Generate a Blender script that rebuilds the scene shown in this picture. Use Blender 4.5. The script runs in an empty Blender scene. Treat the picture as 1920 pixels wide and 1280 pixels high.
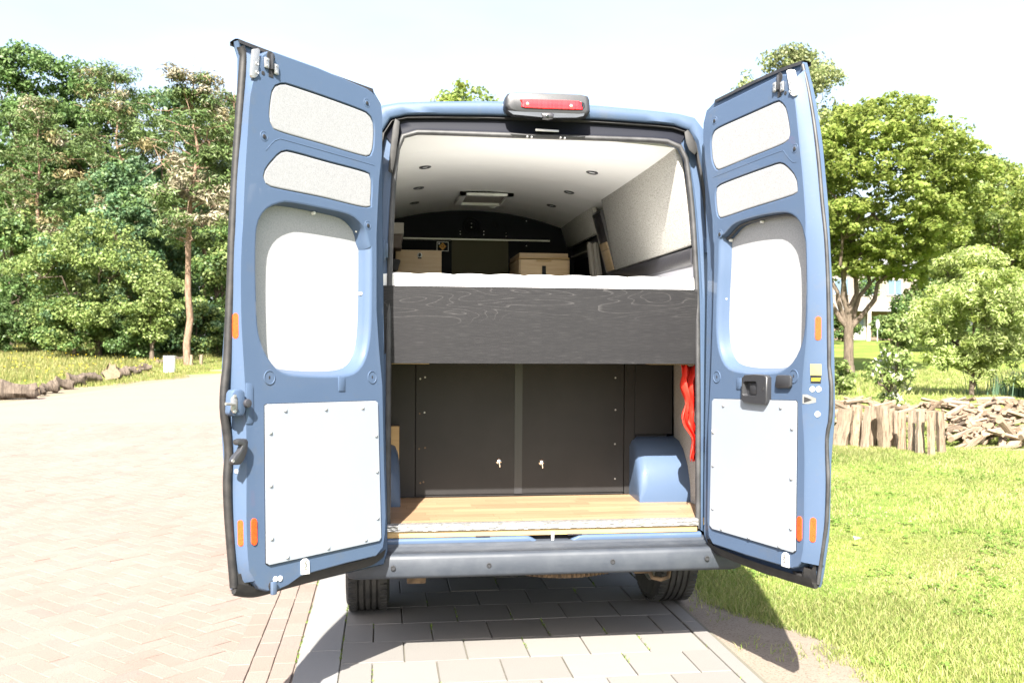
import bpy, bmesh, math, random
import numpy as np
from mathutils import Vector, Matrix
from mathutils.geometry import intersect_line_plane
R = math.radians
rng = np.random.default_rng(7)
random.seed(7)
scn = bpy.context.scene
COL = scn.collection

# ---------------------------------------------------------------- camera
CAM = Vector((-.78, -4.48, 1.52))
YAW, PITCH, ROLL, FPX = R(7.8), R(-.1), R(.34), 1750.0
fwd = Vector((math.sin(YAW)*math.cos(PITCH), math.cos(YAW)*math.cos(PITCH), math.sin(PITCH)))
r0 = Vector((math.cos(YAW), -math.sin(YAW), 0)); u0 = r0.cross(fwd)
rgt = r0*math.cos(ROLL)+u0*math.sin(ROLL); upv = -r0*math.sin(ROLL)+u0*math.cos(ROLL)
cam_d = bpy.data.cameras.new('camera'); cam = bpy.data.objects.new('camera', cam_d); COL.objects.link(cam)
M3 = Matrix((rgt, upv, -fwd)).transposed()
cam.matrix_world = Matrix.Translation(CAM) @ M3.to_4x4()
cam_d.sensor_width = 36; cam_d.lens = FPX/1920*36; cam_d.clip_end = 2000; cam_d.clip_start = .05
cam_d.dof.use_dof = True; cam_d.dof.focus_distance = 4.7; cam_d.dof.aperture_fstop = 6.3
scn.camera = cam

# ---------------------------------------------------------------- light
SUN_EL, SUN_AZ = R(46), math.atan2(-.26, -.97)        # azimuth: x = sin, y = cos (towards the sun)
world = bpy.data.worlds.new('World'); scn.world = world; world.use_nodes = True
wn = world.node_tree.nodes; wl = world.node_tree.links
sky = wn.new('ShaderNodeTexSky'); sky.sky_type = 'NISHITA'; sky.sun_disc = False
sky.sun_elevation = SUN_EL; sky.sun_rotation = SUN_AZ; sky.air_density = 1.0; sky.dust_density = 3.5; sky.ozone_density = 1.0
bg = wn['Background']; bg.inputs['Strength'].default_value = .10
# thin high haze over the whole sky, slightly uneven
wtc = wn.new('ShaderNodeTexCoord'); wmp = wn.new('ShaderNodeMapping'); wmp.inputs['Scale'].default_value = (1.2, 1.2, 3.5); wno = wn.new('ShaderNodeTexNoise'); wno.inputs['Scale'].default_value = 1.6; wno.inputs['Detail'].default_value = 5; wno.inputs['Roughness'].default_value = .55
wl.new(wtc.outputs['Generated'], wmp.inputs['Vector']); wl.new(wmp.outputs['Vector'], wno.inputs['Vector'])
wmr = wn.new('ShaderNodeMapRange'); wmr.inputs['From Min'].default_value = .35; wmr.inputs['From Max'].default_value = .65; wmr.inputs['To Min'].default_value = .12; wmr.inputs['To Max'].default_value = .52; wl.new(wno.outputs['Fac'], wmr.inputs['Value'])
wmx = wn.new('ShaderNodeMix'); wmx.data_type = 'RGBA'; wl.new(wmr.outputs['Result'], wmx.inputs['Factor']); wl.new(sky.outputs['Color'], wmx.inputs['A']); wmx.inputs['B'].default_value = (2.5, 2.5, 2.5, 1)
wl.new(wmx.outputs['Result'], bg.inputs['Color'])
sd = bpy.data.lights.new('sun', 'SUN'); sd.energy = 5.0; sd.angle = R(.53); sd.color = (1, .95, .86)
so = bpy.data.objects.new('sun', sd); COL.objects.link(so)
to_sun = Vector((math.sin(SUN_AZ)*math.cos(SUN_EL), math.cos(SUN_AZ)*math.cos(SUN_EL), math.sin(SUN_EL)))
so.rotation_euler = to_sun.to_track_quat('Z', 'Y').to_euler(); so.location = (0, 0, 30)
vs = scn.view_settings; vs.view_transform = 'Standard'; vs.look = 'None'; vs.gamma = 1; vs.use_curve_mapping = False
vs.exposure = 2.3
scn.render.engine = 'CYCLES'
scn.cycles.use_denoising = True; scn.cycles.max_bounces = 8; scn.cycles.diffuse_bounces = 5

# ---------------------------------------------------------------- measuring helpers (points of the place from the survey of the photograph)
def ray(px, py): return fwd+rgt*((px-960)/FPX)-upv*((py-640)/FPX)
def on_plane(px, py, O, N):
    d = ray(px, py); return CAM+d*((Vector(O)-CAM).dot(N)/d.dot(N))
def at(px, py, dist): return CAM+ray(px, py)*dist          # dist: metres along the view axis
def hill(x, y):
    d = np.hypot(np.asarray(x)-CAM.x, np.asarray(y)-CAM.y)
    t = np.clip((d-42)/44, 0, 1); return 1.7*t*t*(3-2*t)
BETA = R(4.3)
RN = Vector((0, math.cos(BETA), -math.sin(BETA))); RO = Vector((0, 0, .6))
def rear(px, py, w=0): return on_plane(px, py, RO+RN*w, RN)  # point on the (leaning) rear plane of the van

# ---------------------------------------------------------------- mesh helpers
def link(name, me, mat=None, parent=None, loc=None):
    o = bpy.data.objects.new(name, me); COL.objects.link(o)
    if mat is not None:
        for m in (mat if isinstance(mat, (list, tuple)) else [mat]): me.materials.append(m)
    if parent is not None: o.parent = parent
    if loc is not None: o.location = loc
    return o
def smooth(me, ang=35):
    me.polygons.foreach_set('use_smooth', [True]*len(me.polygons)); me.set_sharp_from_angle(angle=R(ang))
class MB:
    def __init__(s): s.v = []; s.f = []
    def add(s, vs, fs):
        b = len(s.v); s.v += [tuple(v) for v in vs]; s.f += [tuple(b+i for i in f) for f in fs]; return s
    def box(s, lo, hi):
        x0, y0, z0 = lo; x1, y1, z1 = hi
        return s.add([(x0,y0,z0),(x1,y0,z0),(x1,y1,z0),(x0,y1,z0),(x0,y0,z1),(x1,y0,z1),(x1,y1,z1),(x0,y1,z1)],
                     [(0,3,2,1),(4,5,6,7),(0,1,5,4),(1,2,6,5),(2,3,7,6),(3,0,4,7)])
    def hexa(s, a, b):      # two quads of points
        return s.add(list(a)+list(b), [(0,3,2,1),(4,5,6,7),(0,1,5,4),(1,2,6,5),(2,3,7,6),(3,0,4,7)])
    def loft(s, loops, closed=True, caps=(False, False)):
        n = len(loops[0]); vs = [p for l in loops for p in l]; fs = []
        for k in range(len(loops)-1):
            for i in range(n if closed else n-1):
                j = (i+1) % n; fs.append((k*n+i, k*n+j, (k+1)*n+j, (k+1)*n+i))
        if caps[0]: fs.append(tuple(range(n))[::-1])
        if caps[1]: fs.append(tuple((len(loops)-1)*n+i for i in range(n)))
        return s.add(vs, fs)
    def tube(s, pts, rad, n=8, caps=True, closed=False):
        pts = [Vector(p) for p in pts]; m = len(pts)
        rads = rad if isinstance(rad, (list, tuple)) else [rad]*m
        loops = []; ref = None
        for i, p in enumerate(pts):
            a = pts[(i-1) % m] if (i or closed) else p; b = pts[(i+1) % m] if (i < m-1 or closed) else p
            t = (b-a).normalized()
            if ref is None: ref = t.orthogonal().normalized()
            ref = (ref-t*ref.dot(t)).normalized(); q = t.cross(ref)
            loops.append([p+(ref*math.cos(2*math.pi*k/n)+q*math.sin(2*math.pi*k/n))*rads[i] for k in range(n)])
        if closed: loops.append(loops[0]); caps = False
        return s.loft(loops, True, (caps, caps))
    def lathe(s, O, axis, prof, n=24, caps=(True, True)):   # prof: (radius, offset along axis)
        axis = Vector(axis).normalized(); a = axis.orthogonal().normalized(); b = axis.cross(a); O = Vector(O)
        return s.loft([[O+axis*h+(a*math.cos(2*math.pi*k/n)+b*math.sin(2*math.pi*k/n))*max(r, 1e-4) for k in range(n)] for r, h in prof], True, caps)
    def build(s, name, mat, parent=None, sm=None, bevel=0, seg=2):
        me = bpy.data.meshes.new(name); me.from_pydata(s.v, [], s.f); me.validate()
        bm = bmesh.new(); bm.from_mesh(me); bmesh.ops.recalc_face_normals(bm, faces=bm.faces)
        if bevel:
            es = [e for e in bm.edges if len(e.link_faces) == 2 and e.calc_face_angle(0) > R(30)]
            bmesh.ops.bevel(bm, geom=es, offset=bevel, segments=seg, profile=.5, affect='EDGES', clamp_overlap=True)
        bm.to_mesh(me); bm.free()
        if sm or bevel: smooth(me, sm or 40)
        return link(name, me, mat, parent)
def thing(name, label, cat, loc=(0, 0, 0), group=None):
    o = bpy.data.objects.new(name, None); COL.objects.link(o); o.location = loc; o.empty_display_size = .2
    o['label'] = label; o['category'] = cat
    if group: o['group'] = group
    return o
def tag(o, label, cat, group=None):
    o['label'] = label; o['category'] = cat
    if group: o['group'] = group
    return o
def struct(o): o['kind'] = 'structure'; return o
def stuff(o): o['kind'] = 'stuff'; return o
def local(mbuilder, origin):    # move verts so that a thing's parts sit in its own frame
    ox, oy, oz = origin; mbuilder.v = [(x-ox, y-oy, z-oz) for x, y, z in mbuilder.v]; return mbuilder
def resample(pts, n, closed=True, soft=True):
    P = np.array([tuple(p) for p in pts], float); m = len(P)
    if soft:
        out = []; rngi = range(m) if closed else range(m-1)
        for i in rngi:
            p0, p1, p2, p3 = (P[(i-1) % m], P[i], P[(i+1) % m], P[(i+2) % m]) if closed else (P[max(i-1, 0)], P[i], P[i+1], P[min(i+2, m-1)])
            for t in np.linspace(0, 1, 8, endpoint=False):
                out.append(.5*((2*p1)+(-p0+p2)*t+(2*p0-5*p1+4*p2-p3)*t*t+(-p0+3*p1-3*p2+p3)*t**3))
        if not closed: out.append(P[-1])
        P = np.array(out)
    Q = np.vstack([P, P[:1]]) if closed else P
    L = np.r_[0, np.cumsum(np.linalg.norm(np.diff(Q, axis=0), axis=1))]
    t = np.linspace(0, L[-1], n, endpoint=not closed)
    return np.stack([np.interp(t, L, Q[:, k]) for k in range(Q.shape[1])], 1)

# ---------------------------------------------------------------- materials
def mat(name, col, rough=.6, metal=0, spec=.5, coat=0):
    m = bpy.data.materials.new(name); m.use_nodes = True; b = m.node_tree.nodes['Principled BSDF']
    b.inputs['Base Color'].default_value = (*col, 1); b.inputs['Roughness'].default_value = rough
    b.inputs['Metallic'].default_value = metal; b.inputs['Specular IOR Level'].default_value = spec
    b.inputs['Coat Weight'].default_value = coat; b.inputs['Coat Roughness'].default_value = .08
    return m
def nodes(m): return m.node_tree.nodes, m.node_tree.links, m.node_tree.nodes['Principled BSDF']
def coords(m, scale=(1, 1, 1), kind='Object', rot=(0, 0, 0)):
    n, l, b = nodes(m); tc = n.new('ShaderNodeTexCoord'); mp = n.new('ShaderNodeMapping')
    mp.inputs['Scale'].default_value = scale; mp.inputs['Rotation'].default_value = rot
    l.new(tc.outputs[kind], mp.inputs['Vector']); return mp.outputs['Vector']
def noise(m, vec, scale, detail=4, rough=.55, dist=0):
    n, l, b = nodes(m); t = n.new('ShaderNodeTexNoise'); t.inputs['Scale'].default_value = scale
    t.inputs['Detail'].default_value = detail; t.inputs['Roughness'].default_value = rough; t.inputs['Distortion'].default_value = dist
    if vec is not None: l.new(vec, t.inputs['Vector'])
    return t.outputs['Fac']
def ramp(m, fac, stops):
    n, l, b = nodes(m); r = n.new('ShaderNodeValToRGB')
    while len(r.color_ramp.elements) < len(stops): r.color_ramp.elements.new(.5)
    for e, (p, c) in zip(r.color_ramp.elements, stops):
        e.position = p; e.color = (*c, 1) if len(c) == 3 else c
    l.new(fac, r.inputs['Fac']); return r.outputs['Color']
def mix(m, fac, a, b_, mode='MIX'):
    n, l, b = nodes(m); x = n.new('ShaderNodeMix'); x.data_type = 'RGBA'; x.blend_type = mode
    for sock, val in ((x.inputs['Factor'], fac), (x.inputs['A'], a), (x.inputs['B'], b_)):
        if isinstance(val, (int, float)): sock.default_value = val
        elif isinstance(val, tuple): sock.default_value = (*val, 1)
        else: l.new(val, sock)
    return x.outputs['Result']
def bump(m, h, strength=.3, dist=.01):
    n, l, b = nodes(m); k = n.new('ShaderNodeBump'); k.inputs['Strength'].default_value = strength; k.inputs['Distance'].default_value = dist
    l.new(h, k.inputs['Height']); l.new(k.outputs['Normal'], b.inputs['Normal'])
def base(m, c): n, l, b = nodes(m); l.new(c, b.inputs['Base Color'])
def setrough(m, c): n, l, b = nodes(m); l.new(c, b.inputs['Roughness'])
def obj_random(m): n, l, b = nodes(m); return n.new('ShaderNodeObjectInfo').outputs['Random']
def island_random(m): n, l, b = nodes(m); return n.new('ShaderNodeNewGeometry').outputs['Random Per Island']

PAINT = mat('blue_paint', (.042, .068, .118), .5, 0, .12, .3)
nodes(PAINT)[2].inputs['Coat Roughness'].default_value = .03
v = coords(PAINT); f1 = noise(PAINT, v, 3, 5); f2 = noise(PAINT, v, 60, 3)
c = mix(PAINT, f1, (.051, .079, .134), (.060, .090, .147)); c = mix(PAINT, ramp(PAINT, f2, [(.62, (0, 0, 0)), (.8, (.25, .25, .25))]), c, (.09, .115, .145)); fd = noise(PAINT, coords(PAINT, (1, 1, .45)), 7, 7, .72); c = mix(PAINT, ramp(PAINT, fd, [(.56, (0, 0, 0)), (.72, (.38, .38, .38))]), c, (.085, .092, .10)); base(PAINT, c)
setrough(PAINT, ramp(PAINT, f1, [(.3, (.46,)*3), (.75, (.6,)*3)])); bump(PAINT, f2, .04, .002)
WHITE = mat('white_lacquer', (.66, .68, .71), .35); base(WHITE, mix(WHITE, noise(WHITE, coords(WHITE), 4, 5), (.225, .252, .292), (.245, .272, .312)))
RIVET = mat('white_plastic', (.72, .72, .72), .4)
FABRIC = mat('grey_woven_fabric', (.5, .5, .5), .95, 0, .1)
v = coords(FABRIC, (1, 1, 1)); a1 = noise(FABRIC, coords(FABRIC, (160, 900, 520)), 1, 3); a2 = noise(FABRIC, coords(FABRIC, (900, 900, 160)), 1, 3)
a3 = noise(FABRIC, coords(FABRIC, (900, 160, 520)), 1, 3)
ff = mix(FABRIC, .5, a1, a2); ff = mix(FABRIC, .45, ff, a3)
base(FABRIC, ramp(FABRIC, ff, [(.38, (.14, .147, .16)), (.52, (.245, .248, .256)), (.66, (.30, .30, .303))])); bump(FABRIC, ff, .3, .002)
FABRIC_W = FABRIC.copy(); FABRIC_W.name = 'pale_woven_fabric'
for nd in FABRIC_W.node_tree.nodes:
    if nd.type == 'VALTORGB':
        for e, cc in zip(nd.color_ramp.elements, ((.20, .208, .225), (.31, .315, .325), (.355, .355, .36))): e.color = (*cc, 1)
BEIGE = mat('cream_woven_fabric', (.55, .53, .47), .95, 0, .1)
b1 = noise(BEIGE, coords(BEIGE, (60, 60, 330)), 1, 3); base(BEIGE, ramp(BEIGE, b1, [(.34, (.23, .224, .208)), (.5, (.36, .353, .335)), (.7, (.42, .412, .395))])); bump(BEIGE, b1, .5, .003)
RUBBER = mat('black_rubber', (.022, .022, .024), .65); v = coords(RUBBER); n1 = noise(RUBBER, v, 30, 4)
base(RUBBER, ramp(RUBBER, n1, [(.35, (.005, .005, .006)), (.75, (.019, .0175, .0165))]))
SEALG = mat('grey_rubber_seal', (.10, .10, .105), .55); base(SEALG, ramp(SEALG, noise(SEALG, coords(SEALG), 14, 4), [(.3, (.017, .017, .019)), (.75, (.05, .05, .052))]))
BPLAST = mat('black_plastic', (.025, .026, .03), .42); bump(BPLAST, noise(BPLAST, coords(BPLAST), 900, 2), .15, .001)
BUMPER = mat('grey_bumper_plastic', (.062, .066, .075), .45); v = coords(BUMPER); n1 = noise(BUMPER, v, 9, 6, .65); n2 = noise(BUMPER, coords(BUMPER, (6, 60, 60)), 1, 4)
base(BUMPER, mix(BUMPER, ramp(BUMPER, n1, [(.42, (0, 0, 0)), (.75, (.7, .7, .7))]), (.025, .031, .042), (.048, .055, .066))); setrough(BUMPER, ramp(BUMPER, n2, [(.3, (.5,)*3), (.7, (.68,)*3)]))
bump(BUMPER, noise(BUMPER, v, 500, 2), .2, .001)
ZINC = mat('zinc_metal', (.4, .4, .4), .42, .8); base(ZINC, mix(ZINC, noise(ZINC, coords(ZINC), 40, 4), (.30, .30, .30), (.46, .455, .44)))
CHROME = mat('chrome', (.8, .8, .8), .12, 1)
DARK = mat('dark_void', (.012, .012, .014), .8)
ORANGE = mat('orange_reflector', (.80, .055, .008), .35)
vo = ORANGE.node_tree.nodes.new('ShaderNodeTexVoronoi'); vo.inputs['Scale'].default_value = 260; vo.feature = 'DISTANCE_TO_EDGE'
nodes(ORANGE)[1].new(coords(ORANGE), vo.inputs['Vector']); base(ORANGE, ramp(ORANGE, vo.outputs['Distance'], [(.03, (.62, .03, .004)), (.16, (.86, .085, .012))]))
REDL = mat('red_lens', (.55, .008, .012), .15, 0, .6, .5)
b1 = noise(REDL, coords(REDL, (90, 1, 4)), 1, 1); base(REDL, ramp(REDL, b1, [(.4, (.32, .004, .008)), (.65, (.7, .012, .016))]))
CEIL = mat('white_ceiling', (.66, .66, .655), .5)
MATT = mat('white_mattress', (.7, .7, .7), .9, 0, .1); bump(MATT, noise(MATT, coords(MATT), 160, 3), .25, .003)
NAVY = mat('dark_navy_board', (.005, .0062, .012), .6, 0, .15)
KHAKI = mat('dark_khaki_panel', (.075, .07, .042), .8)
ASH = mat('black_stained_ash', (.04, .04, .045), .6, 0, .25)
gn = noise(ASH, coords(ASH, (1.25, 1, 7.5)), 1.0, 2.0, .38, .5); fm = nodes(ASH)[0].new('ShaderNodeMath'); fm.operation = 'MULTIPLY'; fm.inputs[1].default_value = 20; nodes(ASH)[1].new(gn, fm.inputs[0])
fq = nodes(ASH)[0].new('ShaderNodeMath'); fq.operation = 'FRACT'; nodes(ASH)[1].new(fm.outputs[0], fq.inputs[0]); g2 = noise(ASH, coords(ASH, (14, 1, 420)), 1, 4); g3 = noise(ASH, coords(ASH, (3, 1, 30)), 1, 4)
line = ramp(ASH, fq.outputs[0], [(.0, (.75, .75, .75)), (.06, (.4, .4, .4)), (.13, (0, 0, 0))]); brk = ramp(ASH, g2, [(.38, (.12, .12, .12)), (.60, (1, 1, 1))])
sx_ = nodes(ASH)[0].new('ShaderNodeSeparateXYZ'); nodes(ASH)[1].new(coords(ASH), sx_.inputs[0]); zn = nodes(ASH)[0].new('ShaderNodeMath'); zn.operation = 'MULTIPLY_ADD'; nodes(ASH)[1].new(gn, zn.inputs[0]); zn.inputs[1].default_value = .16; nodes(ASH)[1].new(sx_.outputs['Z'], zn.inputs[2])
figure = ramp(ASH, zn.outputs[0], [(.045, (.6, .6, .6)), (.075, (0, 0, 0)), (.27, (0, 0, 0)), (.33, (1, 1, 1))]); line = mix(ASH, 1.0, line, figure, 'MULTIPLY')
c = mix(ASH, mix(ASH, 1.0, line, brk, 'MULTIPLY'), mix(ASH, g3, (.0062, .0061, .0075), (.0128, .0124, .014)), (.07, .067, .068)); base(ASH, c)
c2 = mix(ASH, ramp(ASH, g2, [(.52, (0, 0, 0)), (.72, (.5, .5, .5))]), c, (.036, .035, .036)); base(ASH, c2); bump(ASH, g2, .25, .001)
CUPB = mat('anthracite_board', (.030, .030, .033), .5, 0, .3); v = coords(CUPB); n1 = noise(CUPB, v, 2.5, 6, .6)
base(CUPB, ramp(CUPB, n1, [(.3, (.0115, .011, .0115)), (.75, (.021, .020, .0205))])); bump(CUPB, noise(CUPB, v, 300, 2), .08, .001)
def wood(name, a, b, sx=(3, 60, 60), rough=.5):
    m = mat(name, a, rough); g = noise(m, coords(m, sx), 1, 5, .6, .4); r_ = obj_random(m)
    c = ramp(m, g, [(.3, a), (.7, b)]); hv = nodes(m)[0].new('ShaderNodeHueSaturation'); nodes(m)[1].new(c, hv.inputs['Color'])
    mr = nodes(m)[0].new('ShaderNodeMapRange'); mr.inputs['To Min'].default_value = .82; mr.inputs['To Max'].default_value = 1.15
    nodes(m)[1].new(r_, mr.inputs['Value']); nodes(m)[1].new(mr.outputs['Result'], hv.inputs['Value']); base(m, hv.outputs['Color']); bump(m, g, .12, .001)
    return m
BEECH = wood('beech_parquet', (.205, .128, .072), (.27, .182, .112))
PLY = wood('birch_plywood', (.40, .285, .165), (.48, .36, .225), (4, 4, 50))
PLYEDGE = wood('plywood_edge', (.32, .205, .085), (.42, .29, .14))
ALU = mat('aluminium_chequer_plate', (.6, .6, .6), .33, .75); wv = nodes(ALU)[0].new('ShaderNodeTexVoronoi'); wv.inputs['Scale'].default_value = 1
nodes(ALU)[1].new(coords(ALU, (38, 60, 110), rot=(0, .5, 0)), wv.inputs['Vector']); bump(ALU, wv.outputs['Distance'], .9, .004)
base(ALU, ramp(ALU, wv.outputs['Distance'], [(.2, (.58, .58, .57)), (.6, (.40, .40, .395))]))
RED = mat('bright_red_fabric', (.62, .025, .012), .6); bump(RED, noise(RED, coords(RED, (30, 30, 8)), 1, 3), .6, .01)
CURT = mat('grey_curtain', (.27, .25, .23), .9)
LAV = mat('pale_lavender_board', (.55, .55, .62), .25)
GREYT = mat('grey_trim', (.03, .03, .036), .4); bump(GREYT, noise(GREYT, coords(GREYT, (5, 20, 20)), 3, 4), .3, .004)
TYRE = mat('tyre_rubber', (.028, .028, .03), .75); base(TYRE, ramp(TYRE, noise(TYRE, coords(TYRE), 12, 5), [(.35, (.02, .02, .021)), (.75, (.06, .057, .053))]))
RUST = mat('rusty_steel', (.10, .06, .035), .8); base(RUST, ramp(RUST, noise(RUST, coords(RUST), 22, 5), [(.35, (.05, .032, .02)), (.7, (.20, .13, .075))]))
GLASS = mat('dark_glass', (.01, .012, .015), .05, 0, .6)
MIRROR = mat('mirror', (.85, .85, .85), .02, 1)
# ================================================================ VAN
van = thing('camper_van', 'slate blue high roof camper van with both rear doors swung wide open', 'van')
HW = [(.46, .93), (.7, .975), (1.1, .995), (1.6, .985), (2.0, .957), (2.35, .915), (2.52, .885)]
def half_width(z): return float(np.interp(z, [a for a, _ in HW], [b for _, b in HW]))
def body_chain(n=72, zs=1.0, xs=1.0, z0=.46):
    pts = [(-half_width(z), z) for z in np.linspace(.5, 2.46, 16)]
    pts += [(-.868, 2.56), (-.852, 2.632), (-.822, 2.672), (-.765, 2.692), (-.6, 2.706), (-.3, 2.722), (0, 2.728), (.3, 2.722), (.6, 2.706), (.765, 2.692), (.822, 2.672), (.852, 2.632), (.868, 2.56)]
    pts += [(half_width(z), z) for z in np.linspace(2.46, .5, 16)]
    P = resample([(x, z, 0) for x, z in pts], n, closed=False, soft=False)
    return [(x*xs, z0+(z-z0)*zs) for x, z, _ in P]
NC = 72
def lean(x, z, w=0): return Vector((x, (z-.6)*math.tan(BETA), z))+RN*w
# opening edge, surveyed on the rear plane
OPEN_PX = [(727, 1003), (727.5, 900), (728, 800), (729, 640), (731, 500), (734, 420), (738, 350), (743, 295), (748, 268), (757, 255), (775, 249), (860, 251), (1027, 257), (1180, 262),
           (1250, 266), (1272, 274), (1284, 290), (1291, 335), (1298, 400), (1303, 480), (1306.5, 560), (1308, 700), (1308.5, 800), (1308.5, 990)]
op = resample([rear(*p, .035) for p in OPEN_PX], NC, closed=False)
op = [Vector(p) for p in op]
outer = [lean(x, z) for x, z in body_chain(NC)]
def lerp(a, b, t): return a*(1-t)+b*t
def ringloop(t, w, src=None): return [lerp(o, p-RN*.035, t)+RN*w for o, p in zip(outer, op)]
m = MB(); m.loft([ringloop(0, .05), ringloop(.05, .012), ringloop(.14, 0), ringloop(.40, .004), ringloop(.46, .018), ringloop(.52, .05), ringloop(.78, .052), ringloop(.86, .037), ringloop(1, .035), ringloop(1.0, .075)], closed=False)
rear_frame = m.build('rear_frame', PAINT, van, 50)
# body sides and roof, forward to the cab
st = []
for Y, zs, xs in ((None, 1, 1), (.7, 1, 1), (2, 1, 1), (3.6, 1, 1), (4.15, .985, .99), (4.5, .90, .97), (4.95, .66, .95), (5.2, .44, .93), (5.6, .36, .86), (5.75, .2, .8)):
    ch = body_chain(NC, zs, xs)
    st.append([lean(x, z, .05) for x, z in ch] if Y is None else [Vector((x, Y, z)) for x, z in ch])
m = MB(); m.loft(st, closed=False); m.add(st[-1], [tuple(range(NC))]); m.build('body_shell', PAINT, van, 40)
m = MB(); m.box((-.9, .06, .40), (.9, 5.3, .545)); m.build('underbody', DARK, van)
for sx in (-1, 1):      # cab side glass and black arches, out of the photograph's sight
    m = MB(); a = [(sx*.972, 3.55, 1.45), (sx*.965, 4.45, 1.45), (sx*.945, 4.3, 2.0), (sx*.955, 3.55, 2.0)]
    m.hexa(a, [(x-sx*.06, y, z) for x, y, z in a]); m.build('side_window', GLASS, van)
    for wy in (.87, 4.75):
        m = MB(); lo = []; 
        for k in range(13):
            t = math.pi*k/12; lo.append([(sx*x, wy+r_*math.cos(t), .36+r_*math.sin(t)) for r_, x in ((.40, .955), (.40, 1.0), (.45, 1.0), (.45, .955))])
        m.loft(lo); m.build('arch_trim', BPLAST, van, 40)
# black seal round the opening and gutter seal under the header
m = MB(); m.tube([p-RN*.004 for p in op], .0135, 8); m.build('door_seal', SEALG, van, 60)
g = [ringloop(.50, .030)[i] for i in range(19, NC-19)]
m = MB(); m.tube(g, .011, 6); m.build('gutter_seal', RUBBER, van, 60)
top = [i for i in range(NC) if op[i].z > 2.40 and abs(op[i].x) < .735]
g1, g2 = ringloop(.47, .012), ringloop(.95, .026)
m = MB(); gm = ringloop(.55, .040); m.loft([[g1[i] for i in top], [gm[i] for i in top], [ringloop(.80, .042)[i] for i in top], [g2[i] for i in top]], closed=False); m.build('gutter_shade', NAVY, van, 60)  # dark navy strip over the blue gutter, painted shade under the header
# rubber stops at the two upper corners
def plate(name, px, w0, w1, material, parent=van, bevel=.004, f=None):
    f = f or rear
    m = MB(); a = [f(*p, w0) for p in px]; b = [f(*p, w1) for p in px]; m.loft([a, b], True, (True, True)); return m.build(name, material, parent, bevel=bevel)
plate('rubber_stop', [(741, 222), (750, 228), (748, 250), (741, 300), (736, 326), (728, 322), (731, 285), (736, 240)], -.012, .03, RUBBER)
plate('rubber_stop', [(1283, 248), (1290, 243), (1299, 255), (1308, 283), (1303, 291), (1292, 282), (1286, 268)], -.012, .03, RUBBER)
# striker plate and bolts under the header
plate('striker_plate', [(1004, 241), (1048, 244), (1048, 248), (1004, 246)], -.004, .03, ZINC, bevel=.001)
for px in ((988, 257), (996, 258), (1050, 259), (1058, 260)):
    c = rear(*px, .02); m = MB(); m.lathe(c, (0, -1, 0), [(.006, 0), (.007, .01), (.004, .018)], 8); m.build('bolt', ZINC, van, 40)
# rear camera and brake light pod
pod_px = [(944, 190), (948, 184), (962, 182), (1010, 183), (1085, 186), (1098, 189), (1101, 196), (1102, 216), (1098, 222), (1080, 224), (1025, 224), (960, 218), (948, 213), (943, 205)]
P = [rear(*p) for p in pod_px]; cen = sum(P, Vector())/len(P)
m = MB(); m.loft([[cen+(p-cen)*s+RN*w for p in P] for s, w in ((1.0, .03), (1.0, -.05), (.985, -.064), (.95, -.072), (.90, -.074))], True, (False, True)); pod = m.build('brake_light_pod', BPLAST, van, 50)
def podpt(px, py, w): return rear(px, py, w)
lens_px = resample([podpt(*p, -.073) for p in [(983, 187), (1080, 190), (1090, 193), (1091, 204), (1084, 206.5), (985, 203), (979, 199), (979, 191)]], 32)
lc = Vector(lens_px.mean(0)); L = [Vector(p) for p in lens_px]
m = MB(); m.loft([[lc+(p-lc)*s+RN*w for p in L] for s, w in ((1, .01), (1, -.004), (.97, -.008), (.9, -.0085))], True, (False, True)); lens = m.build('brake_lens', REDL, pod, 50)
for px in ((989, 195), (1071, 199)):
    m = MB(); m.lathe(podpt(*px, -.081), (0, -1, 0), [(.0075, 0), (.0075, .003), (.004, .004)], 10); m.build('screw', CHROME, pod, 40)
m = MB(); m.lathe(podpt(1089, 198.5, -.070), (0, -1, 0), [(.02, 0), (.02, .007), (.015, .009), (.014, .005), (.006, .006)], 20); m.build('camera_eye', BPLAST, pod, 40)
m = MB(); m.lathe(podpt(1089, 198.5, -.076), (0, -1, 0), [(.012, 0), (.008, .004), (.003, .005)], 16); m.build('camera_glass', GLASS, pod, 40)
a = [podpt(*p, -.066) for p in [(1014, 215), (1020, 213), (1032, 213), (1038, 216), (1036, 222), (1028, 224), (1018, 223)]]; ac = sum(a, Vector())/7
m = MB(); m.loft([[ac+(p-ac)*s+RN*w for p in a] for s, w in ((1.1, .01), (1.05, -.012), (.8, -.016))], True, (False, True)); m.build('camera_eye', GREYT, pod, 50)
m = MB(); m.lathe(podpt(1026, 218, -.08), (0, -1, 0), [(.009, 0), (.008, .004), (.003, .006)], 14); m.build('camera_glass', GLASS, pod, 40)
# grey lower band of the pod
a = [podpt(*p, -.0745) for p in [(952, 208), (975, 210), (1085, 214), (1096, 213), (1094, 218), (1080, 221), (1025, 221), (962, 215)]]
m = MB(); m.loft([a, [p-RN*.003 for p in a]], True, (False, True)); m.build('pod_trim', BUMPER, pod, 40)

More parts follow.
